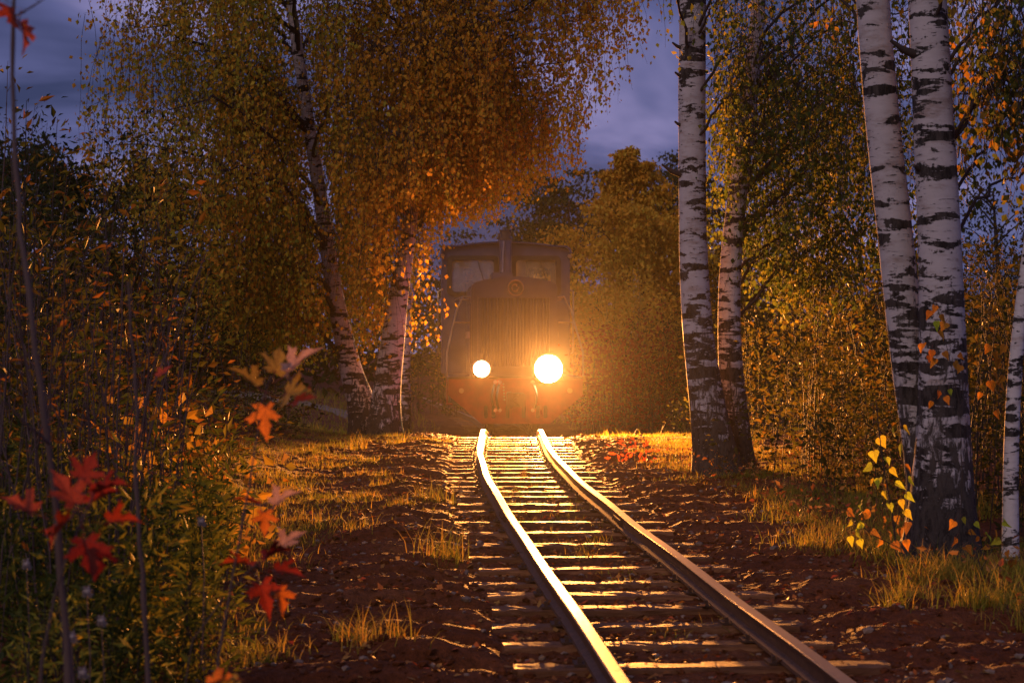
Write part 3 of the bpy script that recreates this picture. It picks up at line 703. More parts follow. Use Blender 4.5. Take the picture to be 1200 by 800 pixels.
def clear_of(rts, hw):
    def f(S):
        ok = np.ones(len(S), bool)
        for rt in rts:
            ax = rt[2]+np.array(rt[1]); zt = S[:, 2]
            xx = np.interp(zt, ax[:, 2], ax[:, 0]); yy = np.interp(zt, ax[:, 2], ax[:, 1])
            ok &= ~((np.abs(S[:, 0]-xx*S[:, 1]/yy) < hw) & (S[:, 1] < yy+.1) & ((S[:, 2] < 3.1) | (rt is r6)))
        return ok
    return f
def crown(root, o0, limbs, zbot, nstr, lps, L, mat, seed, lenr=(.6, 2.2), spread=.9, twr=.004, keep=None, clear=None):
    """drooping strands hung from the limbs, leaf by leaf; zbot(x) is the ragged hem of the crown"""
    r = np.random.default_rng(seed)
    allp = np.concatenate([l[2:] for l in limbs]); A = allp[r.integers(0, len(allp), int(nstr*1.5))]; A = A+r.normal(0, .28, A.shape)*np.array([1, 1, .4])
    cn = fbm(A[:, 0]*1.6+A[:, 1]*.7, A[:, 2]*1.6+seed, 2, seed); A = A[np.argsort(-(cn+r.normal(0, .10, len(cn))))[:nstr]]
    off = r.normal(0, spread*.8, (nstr, 3)); off[:, 2] = np.abs(off[:, 2])*.2-.1
    S = A+off*np.array([1, 1, 1]); K = 6
    ln = r.uniform(*lenr, nstr)
    zb = zbot(S[:, 0])+r.gamma(2, .18, nstr); ln = np.minimum(ln, S[:, 2]-zb)
    ok = ln > .15
    if keep is not None: ok &= keep(S)
    S, A, ln = S[ok], A[ok], ln[ok]; n = len(S)
    t = np.linspace(0, 1, K)[None, :, None]
    drift = r.normal(0, .16, (n, 1, 3)); drift[..., 2] = 0
    hang = S[:, None]+np.array([0, 0, -1.])*ln[:, None, None]*t+drift*ln[:, None, None]*np.sqrt(t)+r.normal(0, .012, (n, K, 3))
    conn = A[:, None]+(S-A)[:, None]*np.linspace(0, 1, 4)[None, :, None]+np.array([0, 0, .12])*np.sin(np.linspace(0, np.pi, 4))[None, :, None]
    m = MB(); strands(m, conn-np.array(o0), .006, .004); strands(m, hang-np.array(o0), twr, .0016)
    m.build('twigs', M['twig'], root, kind='stuff')
    cnt = np.maximum(3, (lps*ln)).astype(int); idx = np.repeat(np.arange(n), cnt)
    u = r.random(len(idx))*(K-1); k0 = np.minimum(u.astype(int), K-2); fr = (u-k0)[:, None]
    pos = hang[idx, k0]*(1-fr)+hang[idx, k0+1]*fr+r.normal(0, .055, (len(idx), 3))
    if clear is not None: pos = pos[clear(pos) | (r.random(len(pos)) < .14)]; idx = idx[:len(pos)]
    m = MB(); leaves(m, pos-np.array(o0), L*r.uniform(.5, 1.4, len(pos)), .9, .74, rng=r)
    m.build('crown', mat, root, kind='stuff'); return len(idx)
def hem(pts, d):
    xs_ = [(a-600)/F*d for a, b in pts]; zs_ = [EYE-(b-400)/F*d for a, b in pts]
    return lambda x: np.interp(x, xs_, zs_)
BG = 'birches beside the track'
# foreground pair on the right
A_Y = 12.15; za = gz1(2.55, A_Y)
r1 = birch('birch_tree', [(1098, 655, 74), (1096, 600, 56), (1082, 520, 46), (1068, 450, 42), (1059, 380, 41), (1052, 300, 41), (1040, 200, 40), (1030, 100, 40), (1023, 0, 39), (1019, -60, 38)], A_Y+.2, za, 'pale birch leaning left, thinner trunk of the foreground pair on the right', M['birch'], 5.5, 3, BG)
r2 = birch('birch_tree', [(1103, 660, 84), (1104, 600, 74), (1105, 550, 66), (1106, 470, 58), (1105, 400, 54), (1102, 300, 50), (1097, 200, 48), (1092, 100, 46), (1087, 0, 45), (1084, -60, 44)], A_Y-.08, za, 'upright birch with black fissured base, thicker trunk of the foreground pair on the right', M['birch'], 6, 11, BG, stubs=((1095, 60, -1, .16), (1084, 205, -1, .05)))
r3 = birch('birch_tree', [(1184, 655, 19), (1184, 560, 18), (1186, 470, 17), (1193, 390, 16), (1203, 310, 15), (1216, 220, 13)], 11.9, gz1(2.95, 11.9), 'thin pale young birch trunk at the far right edge', M['birch_young'], 1.5, 5, BG, flare=.1)
# middle pair
B_Y = 19.9
r4 = birch('birch_tree', [(842, 556, 52), (836, 520, 46), (828, 470, 41), (818, 400, 36), (812, 300, 33), (811, 200, 32), (811, 100, 32), (812, 0, 31), (813, -60, 30)], B_Y, gz1(2.05, B_Y), 'straight white birch with dark grooved butt nearest the track, left of the middle pair', M['birch'], 6, 17, BG, stubs=((801, 60, -1, .10), (799, 88, -1, .07), (797, 205, -1, .20), (800, 148, -1, .07)))
r5 = birch('birch_tree', [(868, 555, 34), (862, 500, 31), (855, 420, 28), (854, 340, 26), (859, 270, 24), (868, 200, 22), (876, 130, 20), (884, 60, 18), (890, 0, 16)], B_Y+.4, gz1(2.3, B_Y), 'slimmer curving birch, right of the middle pair, its upper trunk hidden in green leaves', M['birch'], 4, 23, BG)
# left group
D_Y = 29.3
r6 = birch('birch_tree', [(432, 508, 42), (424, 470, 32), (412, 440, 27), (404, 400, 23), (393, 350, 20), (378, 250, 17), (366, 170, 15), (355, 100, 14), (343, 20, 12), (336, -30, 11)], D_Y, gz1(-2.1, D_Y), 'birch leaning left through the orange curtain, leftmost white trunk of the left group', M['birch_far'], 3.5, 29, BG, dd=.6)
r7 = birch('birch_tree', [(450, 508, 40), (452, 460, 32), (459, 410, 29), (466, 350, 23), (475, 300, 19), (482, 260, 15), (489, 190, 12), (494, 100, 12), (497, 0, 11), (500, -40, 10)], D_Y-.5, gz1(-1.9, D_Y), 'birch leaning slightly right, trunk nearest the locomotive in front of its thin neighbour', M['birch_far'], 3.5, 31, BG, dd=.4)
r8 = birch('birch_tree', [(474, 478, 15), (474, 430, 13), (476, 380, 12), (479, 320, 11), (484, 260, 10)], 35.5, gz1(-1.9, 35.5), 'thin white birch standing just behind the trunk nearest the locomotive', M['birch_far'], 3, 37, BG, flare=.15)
def limbs_for(rt, targets, r0=.04, seed=0):
    root, o0, ax, rr = rt; o0n = np.array(o0); out_ = []
    for k, (x, y, z) in enumerate(targets):
        zz_ = z-.25*abs(x-(o0n[0]))-.5; kk = int(np.abs(ax[:, 2]+o0n[2]-zz_).argmin()); a = ax[kk]+o0n
        out_.append(limb(root, o0, a, (x, y, z), min(r0, rr[kk]*.6), .006, .12, seed=seed+k))
    return out_
def pt(px_, py_, d): return tuple(P(px_, py_, d))
R6 = np.random.default_rng(60)
T6 = [pt(150, 30, 27.5), pt(135, 170, 27), pt(190, 120, 25), pt(200, 250, 28), pt(230, 60, 29), pt(260, 200, 26), pt(290, 100, 31), pt(300, 300, 28.5), pt(240, -60, 27), pt(170, -90, 30), pt(330, -60, 26), pt(380, 30, 31), pt(400, 120, 27), pt(270, 20, 32), pt(330, 240, 31), pt(210, -170, 28), pt(310, -200, 30), pt(390, -160, 28), pt(300, -320, 29), pt(240, 330, 29.5), pt(380, 250, 31)]
L6 = limbs_for(r6, T6, .04, 100)
hem6 = hem([(90, 130), (112, 170), (125, 300), (150, 215), (180, 330), (215, 380), (260, 430), (330, 440), (400, 430), (440, 430)], 28)
n1 = crown(r6[0], r6[1], L6, hem6, 2500, 26, .062, M['leaf_left'], 61, (.6, 2.4), .62, keep=lambda S: (S[:, 0] > -5.75) & clear_of((r6, r7), .26)(S), clear=lambda q: clear_of((r6,), .15)(q) & clear_of((r7,), .21)(q))
T7 = [pt(430, 60, 27), pt(420, 200, 26.5), pt(440, 300, 27.5), pt(520, 60, 27), pt(540, 160, 28.5), pt(570, 20, 27), pt(600, 110, 29), pt(640, 40, 28), pt(680, -10, 28), pt(725, -45, 28), pt(650, -60, 30), pt(560, -90, 27), pt(470, -80, 30), pt(700, -120, 29), pt(600, -170, 28), pt(500, -230, 29), pt(400, 0, 29), pt(590, 170, 30), pt(560, 230, 31), pt(620, 130, 31), pt(455, 160, 26), pt(640, 120, 29), pt(670, 70, 28.5), pt(690, 20, 28), pt(735, -20, 28.3), pt(610, 190, 30)]
L7 = limbs_for(r7, T7, .035, 200)
hem7 = hem([(360, 420), (400, 445), (450, 440), (472, 400), (484, 320), (500, 268), (560, 258), (600, 250), (640, 222), (680, 200), (705, 130), (735, 85), (770, 20), (790, -10)], 28.3)
n2 = crown(r7[0], r7[1], L7, hem7, 2700, 26, .062, M['leaf_left2'], 71, (.6, 2.2), .55, keep=lambda S: (S[:, 0] < 2.0) & clear_of((r6, r7), .22)(S), clear=lambda q: clear_of((r6,), .15)(q) & clear_of((r7,), .21)(q))
# middle pair crown: dense, green, hanging to the right
T5 = [pt(900, 30, 20), pt(900, 140, 19.6), pt(940, 60, 21), pt(960, 160, 20.5), pt(930, 230, 21), pt(990, 40, 21.5), pt(1000, 200, 21.5), pt(1050, 100, 22), pt(1100, 60, 22), pt(1110, 180, 22.5), pt(1060, -40, 21), pt(960, -80, 20), pt(1150, -20, 22), pt(880, -60, 20.5), pt(1000, -160, 21), pt(1100, -200, 21.5), pt(900, -220, 20), pt(1040, 240, 22.5), pt(960, 270, 22), pt(1090, 270, 22.5), pt(1020, 290, 23), pt(900, 300, 21), pt(1130, 100, 22), pt(1080, 20, 21.5), pt(1040, 150, 22), pt(1160, 120, 22.5), pt(860, 80, 20.3)]
L5 = limbs_for(r5, T5, .016, 300)
hem5 = hem([(822, 60), (840, 250), (870, 330), (900, 370), (950, 400), (1000, 380), (1060, 350), (1120, 330), (1150, 160), (1200, 100)], 20.8)
n3 = crown(r5[0], r5[1], L5, hem5, 1250, 25, .056, M['leaf_right'], 51, (.4, 1.5), .58, keep=lambda S: S[:, 0] > 2.05)
T4 = [pt(760, -40, 20), pt(780, -25, 19), pt(880, -40, 19), pt(840, 0, 19.5), pt(875, 50, 19.2), pt(740, -100, 21), pt(860, 110, 19.4), pt(900, -140, 20), pt(700, -200, 20), pt(800, -220, 19), pt(880, -300, 20)]
L4 = limbs_for(r4, T4, .018, 400)
hem4 = hem([(700, -20), (760, 15), (790, 30), (800, -30), (822, -30), (835, 130), (850, 260), (900, 260), (940, 200)], 19.6)
n4 = crown(r4[0], r4[1], L4, hem4, 330, 26, .050, M['leaf_right'], 41, (.4, 1.3), .3)
# foreground crown: sprays at the top and right edge, big enough to read leaf by leaf
T2 = [pt(1150, 30, 12), pt(1190, 90, 12.4), pt(1140, 110, 13), pt(1200, -20, 12), pt(1170, 170, 13), pt(1130, -60, 11.6), pt(1210, 200, 13.2), pt(1060, -70, 11.8), pt(1240, 60, 12.5), pt(1150, -200, 12.2), pt(1240, -150, 12)]
L2 = limbs_for(r2, T2, .014, 500)
hem2 = hem([(1040, 10), (1100, 20), (1125, 90), (1140, 270), (1160, 230), (1180, 225), (1200, 260), (1260, 300)], 12.3)
n5 = crown(r2[0], r2[1], L2, hem2, 520, 26, .050, M['leaf_near'], 21, (.2, .9), .22, twr=.003)
T1 = [pt(1000, -60, 12.2), pt(960, -70, 12.6), pt(920, -50, 12.8), pt(1050, -80, 12.1), pt(940, -160, 12.5), pt(1010, -220, 12.4), pt(885, -75, 13)]
L1 = limbs_for(r1, T1, .012, 600)
hem1 = hem([(860, 60), (885, 75), (905, 30), (940, 30), (1000, 35), (1060, 10)], 12.4)
n6 = crown(r1[0], r1[1], L1, hem1, 150, 26, .050, M['leaf_near'], 22, (.2, .8), .15, twr=.003)
print('leaves', n1, n2, n3, n4, n5, n6)

# ================================================================== shrubs and thickets
def thicket(name, pts, hts, mats, seed, label=None, cat=None, lpm=34, L=.07, ratio=.34, parent=None, kind='stuff', spread=.16, stem_r=.007, branch=True, group=None, o0=(0, 0, 0), **kw):
    r = np.random.default_rng(seed); pts = np.asarray(pts, float); n = len(pts); K = 6; o0 = np.array(o0, float)
    base = np.stack([pts[:, 0], pts[:, 1], gz(pts[:, 0], pts[:, 1])-.03], -1)
    lean = r.normal(0, .13, (n, 3)); lean[:, 2] = 0; t = np.linspace(0, 1, K)[None, :, None]
    st_ = base[:, None]+np.array([0, 0, 1.])*hts[:, None, None]*t+lean[:, None]*hts[:, None, None]*t**1.6+r.normal(0, .012, (n, K, 3))*t
    m = MB(); strands(m, st_-o0, stem_r*np.clip(hts, .5, 3)/1.5, .002, 0)
    cnt = np.maximum(5, lpm*hts).astype(int); idx = np.repeat(np.arange(n), cnt)
    u = (1-r.random(len(idx))**1.25*.92)*(K-1)*.999; k0 = u.astype(int); fr = (u-k0)[:, None]
    sp = spread*np.clip(hts[idx], .4, 2.5)*(.35+.65*np.sin(np.clip(u/(K-1), 0, 1)*np.pi*.9+.25))
    off = r.normal(0, 1, (len(idx), 3))*sp[:, None]*np.array([1, 1, .5])
    att = st_[idx, k0]*(1-fr)+st_[idx, k0+1]*fr; pos = att+off
    if branch:
        sel = r.random(len(idx)) < .12; a = att[sel]; b = pos[sel]
        strands(m, np.stack([a, (a+b)/2+np.array([0, 0, .02]), b], 1)-o0, .003, .0012, 0)
    ax_ = unit(off+np.array([0, 0, .4])*sp[:, None])
    leaves(m, pos-o0, L*r.uniform(.4, 1.5, len(idx)), .1, ratio, 1, r, axis=ax_)
    o = m.build(name, [M['twig'] if not mats[0] else mats[0], mats[1]], parent, kind=kind, label=label, cat=cat, group=group, **kw)
    return o, len(idx)
def scatter(n, seed, ylo, yhi, xlo, xhi, ok=None, pw=1.0):
    r = np.random.default_rng(seed); y = ylo+(yhi-ylo)*r.random(n)**pw
    a = xlo(y); b = xhi(y); x = a+(b-a)*r.random(n)
    p_ = np.stack([x, y], -1); return p_ if ok is None else p_[ok(x, y)]
tot = 0
lb = lambda y: np.interp(y, [8, 11, 16, 22, 28, 32], [-1.35, -1.75, -2.35, -2.7, -2.75, -3.1])
# left thicket: tall front ranks and dense back
p_ = scatter(400, 1, 9.5, 30, lambda y: -.275*y-.3, lb, pw=.8); r_ = np.random.default_rng(2)
hmax = np.interp(p_[:, 1], [9, 14, 20, 30], [1.7, 2.3, 2.6, 3.3]); edge = np.clip((lb(p_[:, 1])-p_[:, 0])/1.6, .22, 1)
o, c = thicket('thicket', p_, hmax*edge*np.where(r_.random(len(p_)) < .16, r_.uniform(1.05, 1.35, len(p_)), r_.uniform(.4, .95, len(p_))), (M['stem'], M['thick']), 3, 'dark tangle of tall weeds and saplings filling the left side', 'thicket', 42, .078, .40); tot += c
# right thicket
rb = lambda y: np.interp(y, [12, 14, 20, 26, 34, 40], [3.2, 2.9, 2.75, 2.5, 2.4, 2.6])
p_ = scatter(480, 5, 13, 38, rb, lambda y: .275*y+.4, pw=.9); r_ = np.random.default_rng(6)
hmax = np.interp(p_[:, 1], [13, 20, 30, 38], [1.6, 2.3, 2.6, 2.9]); edge = np.clip((p_[:, 0]-rb(p_[:, 1])+.25)/1.3, .2, 1)
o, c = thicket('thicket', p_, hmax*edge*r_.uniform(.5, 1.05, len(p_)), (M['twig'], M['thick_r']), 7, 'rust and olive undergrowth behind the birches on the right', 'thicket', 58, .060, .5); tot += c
# low weeds in the near left corner
p_ = scatter(340, 11, 6.6, 13, lambda y: -.27*y-.1, lambda y: lb(y)+.15, pw=.9); r_ = np.random.default_rng(12)
o, c = thicket('weeds', p_, r_.uniform(.15, .72, len(p_))*np.clip(.5+1.3*fbm(p_[:,0]*1.5, p_[:,1]*1.5, 2, 91)+.5, .35, 1.2), (M['weed'], M['weed']), 13, 'yellow green goldenrod and weeds in the near left corner', 'weeds', 85, .060, .28, spread=.13, branch=False); tot += c
# single shrubs one can tell apart
def shrub(px_, d, h, n, w, mat, seed, label, cat='bush', name='bush', L=.06, lpm=70, ratio=.5, group=None, stem=None, spread=.16):
    global tot
    x = (px_-600)/F*d; z = gz1(x, d); r = np.random.default_rng(seed); root = empty(name, (x, d, z), label=label, cat=cat, group=group)
    p_ = np.stack([x+r.normal(0, w, n), d+r.normal(0, w, n)], -1)
    hh = h*r.uniform(.55, 1.05, n)*np.exp(-.5*((p_[:, 0]-x)/(w*2.2))**2)
    K = 6; st_, lf = MB(), MB()
    o, c = thicket('foliage', p_, hh, (stem or M['twig'], mat), seed, None, None, lpm, L, ratio, parent=root, spread=spread, kind='stuff', o0=(x, d, z)); tot += c
    return root
shrub(30, 13, 2.55, 11, .42, M['thick'], 71, 'tall willow bush with narrow green leaves at the far left edge', L=.085, ratio=.28, lpm=38, name='willow_bush')
shrub(130, 18, 2.55, 14, .4, M['thick'], 72, 'olive sapling clump with broad leaves rising against the sky on the left', L=.09, ratio=.45, lpm=36, name='sapling_clump')
shrub(755, 36, 2.5, 14, .35, M['redleaf'], 73, 'red leaved shrub below the golden tree, nearest the middle birches', L=.085, lpm=60, name='red_shrub')
shrub(700, 38, 2.0, 12, .4, M['redleaf'], 74, 'small red shrub just right of the locomotive cab', L=.085, lpm=55, name='red_shrub')
shrub(725, 44, 3.3, 26, .8, M['gold'], 75, 'yellow drooping bush behind the red shrubs', L=.09, lpm=70)
shrub(790, 40, 3.0, 24, .7, M['thick_r'], 76, 'olive brown bush directly left of the straight middle birch', L=.08, lpm=70)
shrub(640, 50, 2.2, 24, .9, M['thick_r'], 77, 'brownish bush right behind the locomotive', L=.09, lpm=60)
shrub(505, 47, 3.4, 24, .8, M['darkleaf'], 78, 'dark green bush between the left birches and the locomotive', L=.10, lpm=60)
shrub(560, 60, 3.3, 26, 1.3, M['gold'], 79, 'orange bush seen above the locomotive cab roof', L=.13, lpm=60)
shrub(1015, 17, 1.15, 12, .3, M['thick_r'], 80, 'low rusty shrub in the shade between the birch pairs', L=.06, lpm=70)
shrub(930, 19, 2.1, 16, .35, M['thick_r'], 81, 'orange leaved shrub right of the middle birches', L=.06, lpm=70)
shrub(205, 12.6, 1.0, 14, .3, M['leaf_left2'], 82, 'knee high bush with broad orange leaves in the left thicket', L=.085, ratio=.7, lpm=40)
shrub(1180, 15, 2.2, 14, .4, M['thick_r'], 83, 'bare topped orange shrub behind the thin birch at the right edge', L=.055, lpm=38)
shrub(745, 22, .38, 5, .07, M['redleaf'], 84, 'tiny orange red sprout in the grass right of the track', name='seedling', cat='seedling', L=.06, lpm=80, spread=.25)
GR = leafmat('goldenrod_leaves', [(0, (.10, .12, .015)), (.5, (.30, .28, .03)), (1, (.42, .26, .03))], .4)
shrub(95, 6.5, .56, 16, .13, GR, 85, 'yellow green goldenrod clump with feathery narrow leaves at the bottom left', L=.05, ratio=.2, lpm=110, name='goldenrod', cat='weed', spread=.10)
shrub(225, 7.4, .52, 12, .12, M['weed'], 86, 'green weed clump right of the bare brown sapling near the bottom edge', L=.05, ratio=.25, lpm=110, name='weed_clump', cat='weed', spread=.12)
# tall thin stems standing clear of the weeds
p_ = scatter(120, 91, 7.2, 12.5, lambda y: -.262*y, lambda y: lb(y)-.1); r_ = np.random.default_rng(92)
o, c = thicket('tall_stems', p_, r_.uniform(.7, 1.9, len(p_)), (M['stem'], M['thick']), 93, 'tall thin brown stems with a few narrow leaves standing out of the left weeds', 'weeds', 9, .055, .3, spread=.08, stem_r=.006, branch=True); tot += c
SHM = plain('seed_fluff', (.30, .24, .22), .9, var=.5, vs_=60)
def seedhead():
    m = MB(); r = np.random.default_rng(5); d_ = unit(r.normal(size=(90, 3))); strands(m, np.stack([d_*.004, d_*.013, d_*r.uniform(.016, .024, (90, 1))], 1), .002, .0012); ball(m, (0, 0, 0), .013, 8, 6); return m.mesh('seed_fluff', SHM)
sh_ = seedhead(); m = MB(); add_tube(m, [(0, 0, -.01), (.01, .0, -.2), (.0, .01, -.5)], [.0018, .0024, .003], 5); ss_ = m.mesh('stalk', M['stem'])
SEED = ((102, 693, 6.0, 'topmost grey fluffy seed head above the goldenrod clump'), (84, 746, 5.8, 'grey fluffy seed head left of the tall maple stem in the goldenrod'), (119, 727, 6.0, 'grey fluffy seed head rightmost of those in the goldenrod clump'),
        (97, 788, 5.7, 'lowest grey fluffy seed head, at the bottom edge under the goldenrod'), (236, 611, 7.0, 'lone grey seed head right of the bare brown sapling'), (31, 661, 6.4, 'leftmost grey fluffy seed head, near the left edge of the weeds'))
for (a, b, d_, lab_) in SEED:
    rt = empty('seed_head', P(a, b, d_)-Vector((0, 0, .5)), label=lab_, cat='weed', group='grey seed heads in the left weeds')
    link('fluff', sh_, rt, (0, 0, .5)); link('stalk', ss_, rt, (0, 0, .5))
p_ = scatter(150, 95, 9.5, 22, lambda y: cx(y)+1.6, lambda y: rb(y)+.5); r_ = np.random.default_rng(96)
o, c = thicket('verge_weeds', p_, r_.uniform(.08, .34, len(p_)), (M['twig'], M['litter']), 97, 'low rusty seedlings and dead stems in the right hand verge', 'weeds', 60, .040, .55, spread=.20, branch=True, stem_r=.003); tot += c
# ---- background trees
def bgtree(px_, d, top_px, w, mat, seed, label, nb=26, L=.16, nl=9000, low=.0, bark='birch_far', group=None, shape=1.0, cone=False, name='tree'):
    global tot
    x = (px_-600)/F*d; z0 = gz1(x, d); H = EYE+(400-top_px)/F*d-z0; r = np.random.default_rng(seed)
    root = empty(name, (x, d, z0), label=label, cat='tree', group=group)
    m = MB(); add_tube(m, [(0, 0, -.2), (.03*H, 0, H*.4), (0, .02*H, H*.97)], [.022*H, .015*H, .004*H], 9); m.build('trunk', M[bark], root)
    m = MB(); cl = []; 
    for k in range(nb):
        f = (k+.5)/nb; h = H*(low+(1-low)*f); rad = w*(shape*math.sin(math.pi*min(1, .12+.88*(1-f))**.8)*(1-.25*f) if shape > 0 else (1-f)**.8*1.2*min(1, .45+2*f))*r.uniform(.6, 1.1)
        a = r.uniform(0, 6.28); tip = np.array([rad*math.cos(a), rad*math.sin(a), h+rad*.12]); s0 = np.array([0, 0, max(.3, h-rad*.5)])
        t = np.linspace(0, 1, 7)[:, None]; pth = s0+(tip-s0)*t+np.array([0, 0, 1])*np.sin(t*np.pi)*rad*.15
        add_tube(m, pth, np.linspace(.008*H*.6, .006, 7), 5, cap=False); cl.append(pth[2:])
    m.build('limbs', M['twig'], root)
    cl = np.concatenate(cl); nc = 170 if shape > 0 else 600; C = cl[r.integers(0, len(cl), nc)]; C = C+r.normal(0, .16*w, (nc, 3))*(1 if shape > 0 else np.clip(1.05-C[:, 2:3]/H, .05, 1)*.7); s = r.uniform(.10, .26, nc)*w*.9*(1 if shape > 0 else np.clip(1.12-C[:, 2]/H, .14, .62)*1.1)
    i = r.integers(0, nc, nl); g_ = r.normal(0, .9, (nl, 3)); g_[:, 2] = g_[:, 2]*.9-np.abs(g_[:, 2])*.6
    pos = C[i]+g_*s[i][:, None]*(.75 if shape > 0 else .95); pos[:, 2] = np.maximum(pos[:, 2], .05)
    m = MB(); leaves(m, pos, L*r.uniform(.6, 1.3, nl), .6, .6, rng=r); m.build('crown', mat, root, kind='stuff'); tot += nl
bgtree(738, 62, 174, 4.1, M['gold'], 201, 'tall golden birch with a pointed top right of the locomotive', nl=46000, L=.15, shape=0, nb=60)
bgtree(665, 74, 216, 3.4, M['darkleaf'], 202, 'dark olive tree just left of the golden birch', nl=26000, L=.17, bark='twig')
bgtree(785, 78, 205, 3.0, M['darkleaf'], 203, 'dark round tree between the golden birch and the middle birches', nl=24000, L=.16, bark='twig')
bgtree(640, 82, 282, 1.9, M['darkleaf'], 204, 'low dark tree above the right end of the cab roof', nl=8000, bark='twig')
bgtree(835, 70, 262, 2.2, M['gold'], 205, 'orange tree showing between the two middle birches', nl=9000, L=.13)
bgtree(905, 62, 285, 2.6, M['thick_r'], 206, 'orange brown tree right behind the middle birches', nl=9000, L=.13)
bgtree(75, 55, 190, 2.6, M['thick'], 207, 'brown green tree on the skyline at the left edge', nl=11000, bark='twig')
bgtree(155, 60, 200, 2.8, M['thick'], 208, 'brown green tree on the skyline left of the orange birch curtain', nl=11000, bark='twig')
bgtree(10, 50, 170, 2.4, M['darkleaf'], 209, 'dark tree behind the willow bush in the left corner', nl=9000, bark='twig')
bgtree(250, 58, 225, 3.0, M['thick'], 210, 'dark tree hidden behind the hanging orange leaves', nl=8000, bark='twig')
bgtree(1165, 45, 215, 1.9, M['thick_r'], 211, 'sparse reddish tree on the skyline at the right edge', nl=3800, L=.10, bark='twig')
bgtree(1060, 60, 290, 3.0, M['thick_r'], 212, 'dull orange tree behind the foreground birches', nl=8000, bark='twig')
# far wood closing the view
r = np.random.default_rng(300); nl = 52000
cxs = np.concatenate([r.uniform(-26, -5, 130), r.uniform(3.5, 27, 130), r.uniform(-6, 5, 40), r.uniform(-75, -26, 60), r.uniform(27, 75, 60)]); cys = np.where(np.abs(cxs) < 6, r.uniform(82, 100, len(cxs)), r.uniform(55, 95, len(cxs)))
ch = np.where(cxs < 0, .062*cys, .045*cys)*r.uniform(.5, 1.0, len(cxs)); i = r.integers(0, len(cxs), nl)
pos = np.stack([cxs[i]+r.normal(0, 1.1, nl), cys[i]+r.normal(0, 1.1, nl), 0*cxs[i]], -1)
pos[:, 2] = gz(pos[:, 0], pos[:, 1])+ch[i]*r.random(nl)**.8
m = MB(); leaves(m, pos, r.uniform(.15, .4, nl), .4, .6, rng=r); m.build('far_wood', M['thick'], label='dim mass of woodland closing the view behind the trees', cat='wood', kind='stuff'); tot += nl
print('shrub leaves', tot)

# ================================================================== grass, litter, stones
def grassmesh(P_, H_, seed, w=.006):
    r = np.random.default_rng(seed); n = len(P_); K = 4
    a = r.uniform(0, 2*np.pi, n); dirv = np.stack([np.cos(a), np.sin(a), 0*a], -1); side = np.stack([-np.sin(a), np.cos(a), 0*a], -1)
    bend = r.uniform(.4, 1.5, n)[:, None]; base = np.stack([P_[:, 0], P_[:, 1], gz(P_[:, 0], P_[:, 1])-.01], -1)
    vs_ = []
    for k in range(K):
        t = k/(K-1); c = base+np.array([0, 0, 1.])*(H_*(t-.30*t*t*bend[:, 0]))[:, None]+dirv*bend*(H_*t*t*.75)[:, None]; ww = w*(1-t*.93)*r.uniform(.7, 1.2, n)[:, None]
        vs_ += [c-side*ww, c+side*ww]
    v = np.stack(vs_, 1); f = []
    b = (np.arange(n)*2*K)[:, None]
    f = np.concatenate([b+np.array([[2*k, 2*k+1, 2*k+3, 2*k+2]]) for k in range(K-1)])
    m = MB(); m.add(v.reshape(-1, 3), f, 0, True); return m
def clumps(n, c, s, seed, hs):
    r = np.random.default_rng(seed); c = np.asarray(c, float); i = r.integers(0, len(c), n); sz = s*r.uniform(.5, 1.4, len(c))
    p_ = c[i]+r.normal(0, 1, (n, 2))*sz[i][:, None]; return p_, hs*r.uniform(.4, 1.15, n)*(.6+.7*r.random(len(c)))[i]
r = np.random.default_rng(400)
def track_t(x, y): return x-cx(y)
cl = []
while len(cl) < 520:                                     # right verge
    y = 9+21*r.random()**.9; t = r.uniform(1.15, 3.4); x = cx(y)+t
    e = np.interp(y, [9, 12, 16, 20, 30], [1.55, 1.45, 1.75, 1.55, 1.2])
    if t > e+.35*vnoise(np.array([y*1.3]), np.array([3.]), 4)[0] and fbm(np.array([x*1.6]), np.array([y*.9]), 2, 55)[0] > -.16: cl.append((x, y))
p1, h1 = clumps(40000, cl, .13, 401, .14)
cl = []
while len(cl) < 330:                                     # left verge and patches in the dirt
    y = 8+22*r.random()**.9; t = -r.uniform(.8, 3.2); x = cx(y)+t
    v_ = fbm(np.array([x*1.1]), np.array([y*.55]), 2, 77)[0]
    if v_ > np.interp(t, [-2.6, -1.9, -1.3, -.8], [-.6, -.12, .12, .34]): cl.append((x, y))
p2, h2 = clumps(26000, cl, .12, 402, .11)
cl = [(cx(y)+r.normal(0, .2), y) for y in r.uniform(9, 27, 42)]+[(cx(11.9)-.95, 11.9), (cx(12.2)-.8, 12.2), (cx(8.6)-1.3, 8.6), (cx(8.9)-1.42, 8.7), (cx(16.5)-.9, 16.5), (cx(13.1)-.02, 12.6), (cx(12.6), 12.4)]
h1 = h1*np.interp(p1[:, 1], [15, 24], [1, .6]); h2 = h2*np.interp(p2[:, 1], [15, 24], [1, .65])
p3, h3 = clumps(900, cl, .05, 403, .10)
cl = [(cx(12.0)-.93, 12.0), (cx(12.2)-.85, 12.25), (cx(8.6)-1.3, 8.6), (cx(8.8)-1.4, 8.75), (cx(16.5)-.9, 16.5), (2.2, 10.9), (2.4, 11.1), (2.0, 10.3), (1.9, 9.9), (2.55, 10.2), (2.3, 9.8), (2.5, 9.4), (-1.9, 24.5), (-2.2, 25), (-1.5, 25.5), (-2.3, 23)]
p4, h4 = clumps(1500, cl, .07, 404, .25)
gm = grassmesh(np.concatenate([p1, p2, p3, p4]), np.concatenate([h1, h2, h3, h4]), 405, .0035)
gm.build('grass', M['grass'], label='low autumn grass along both verges of the track', cat='grass', kind='stuff')
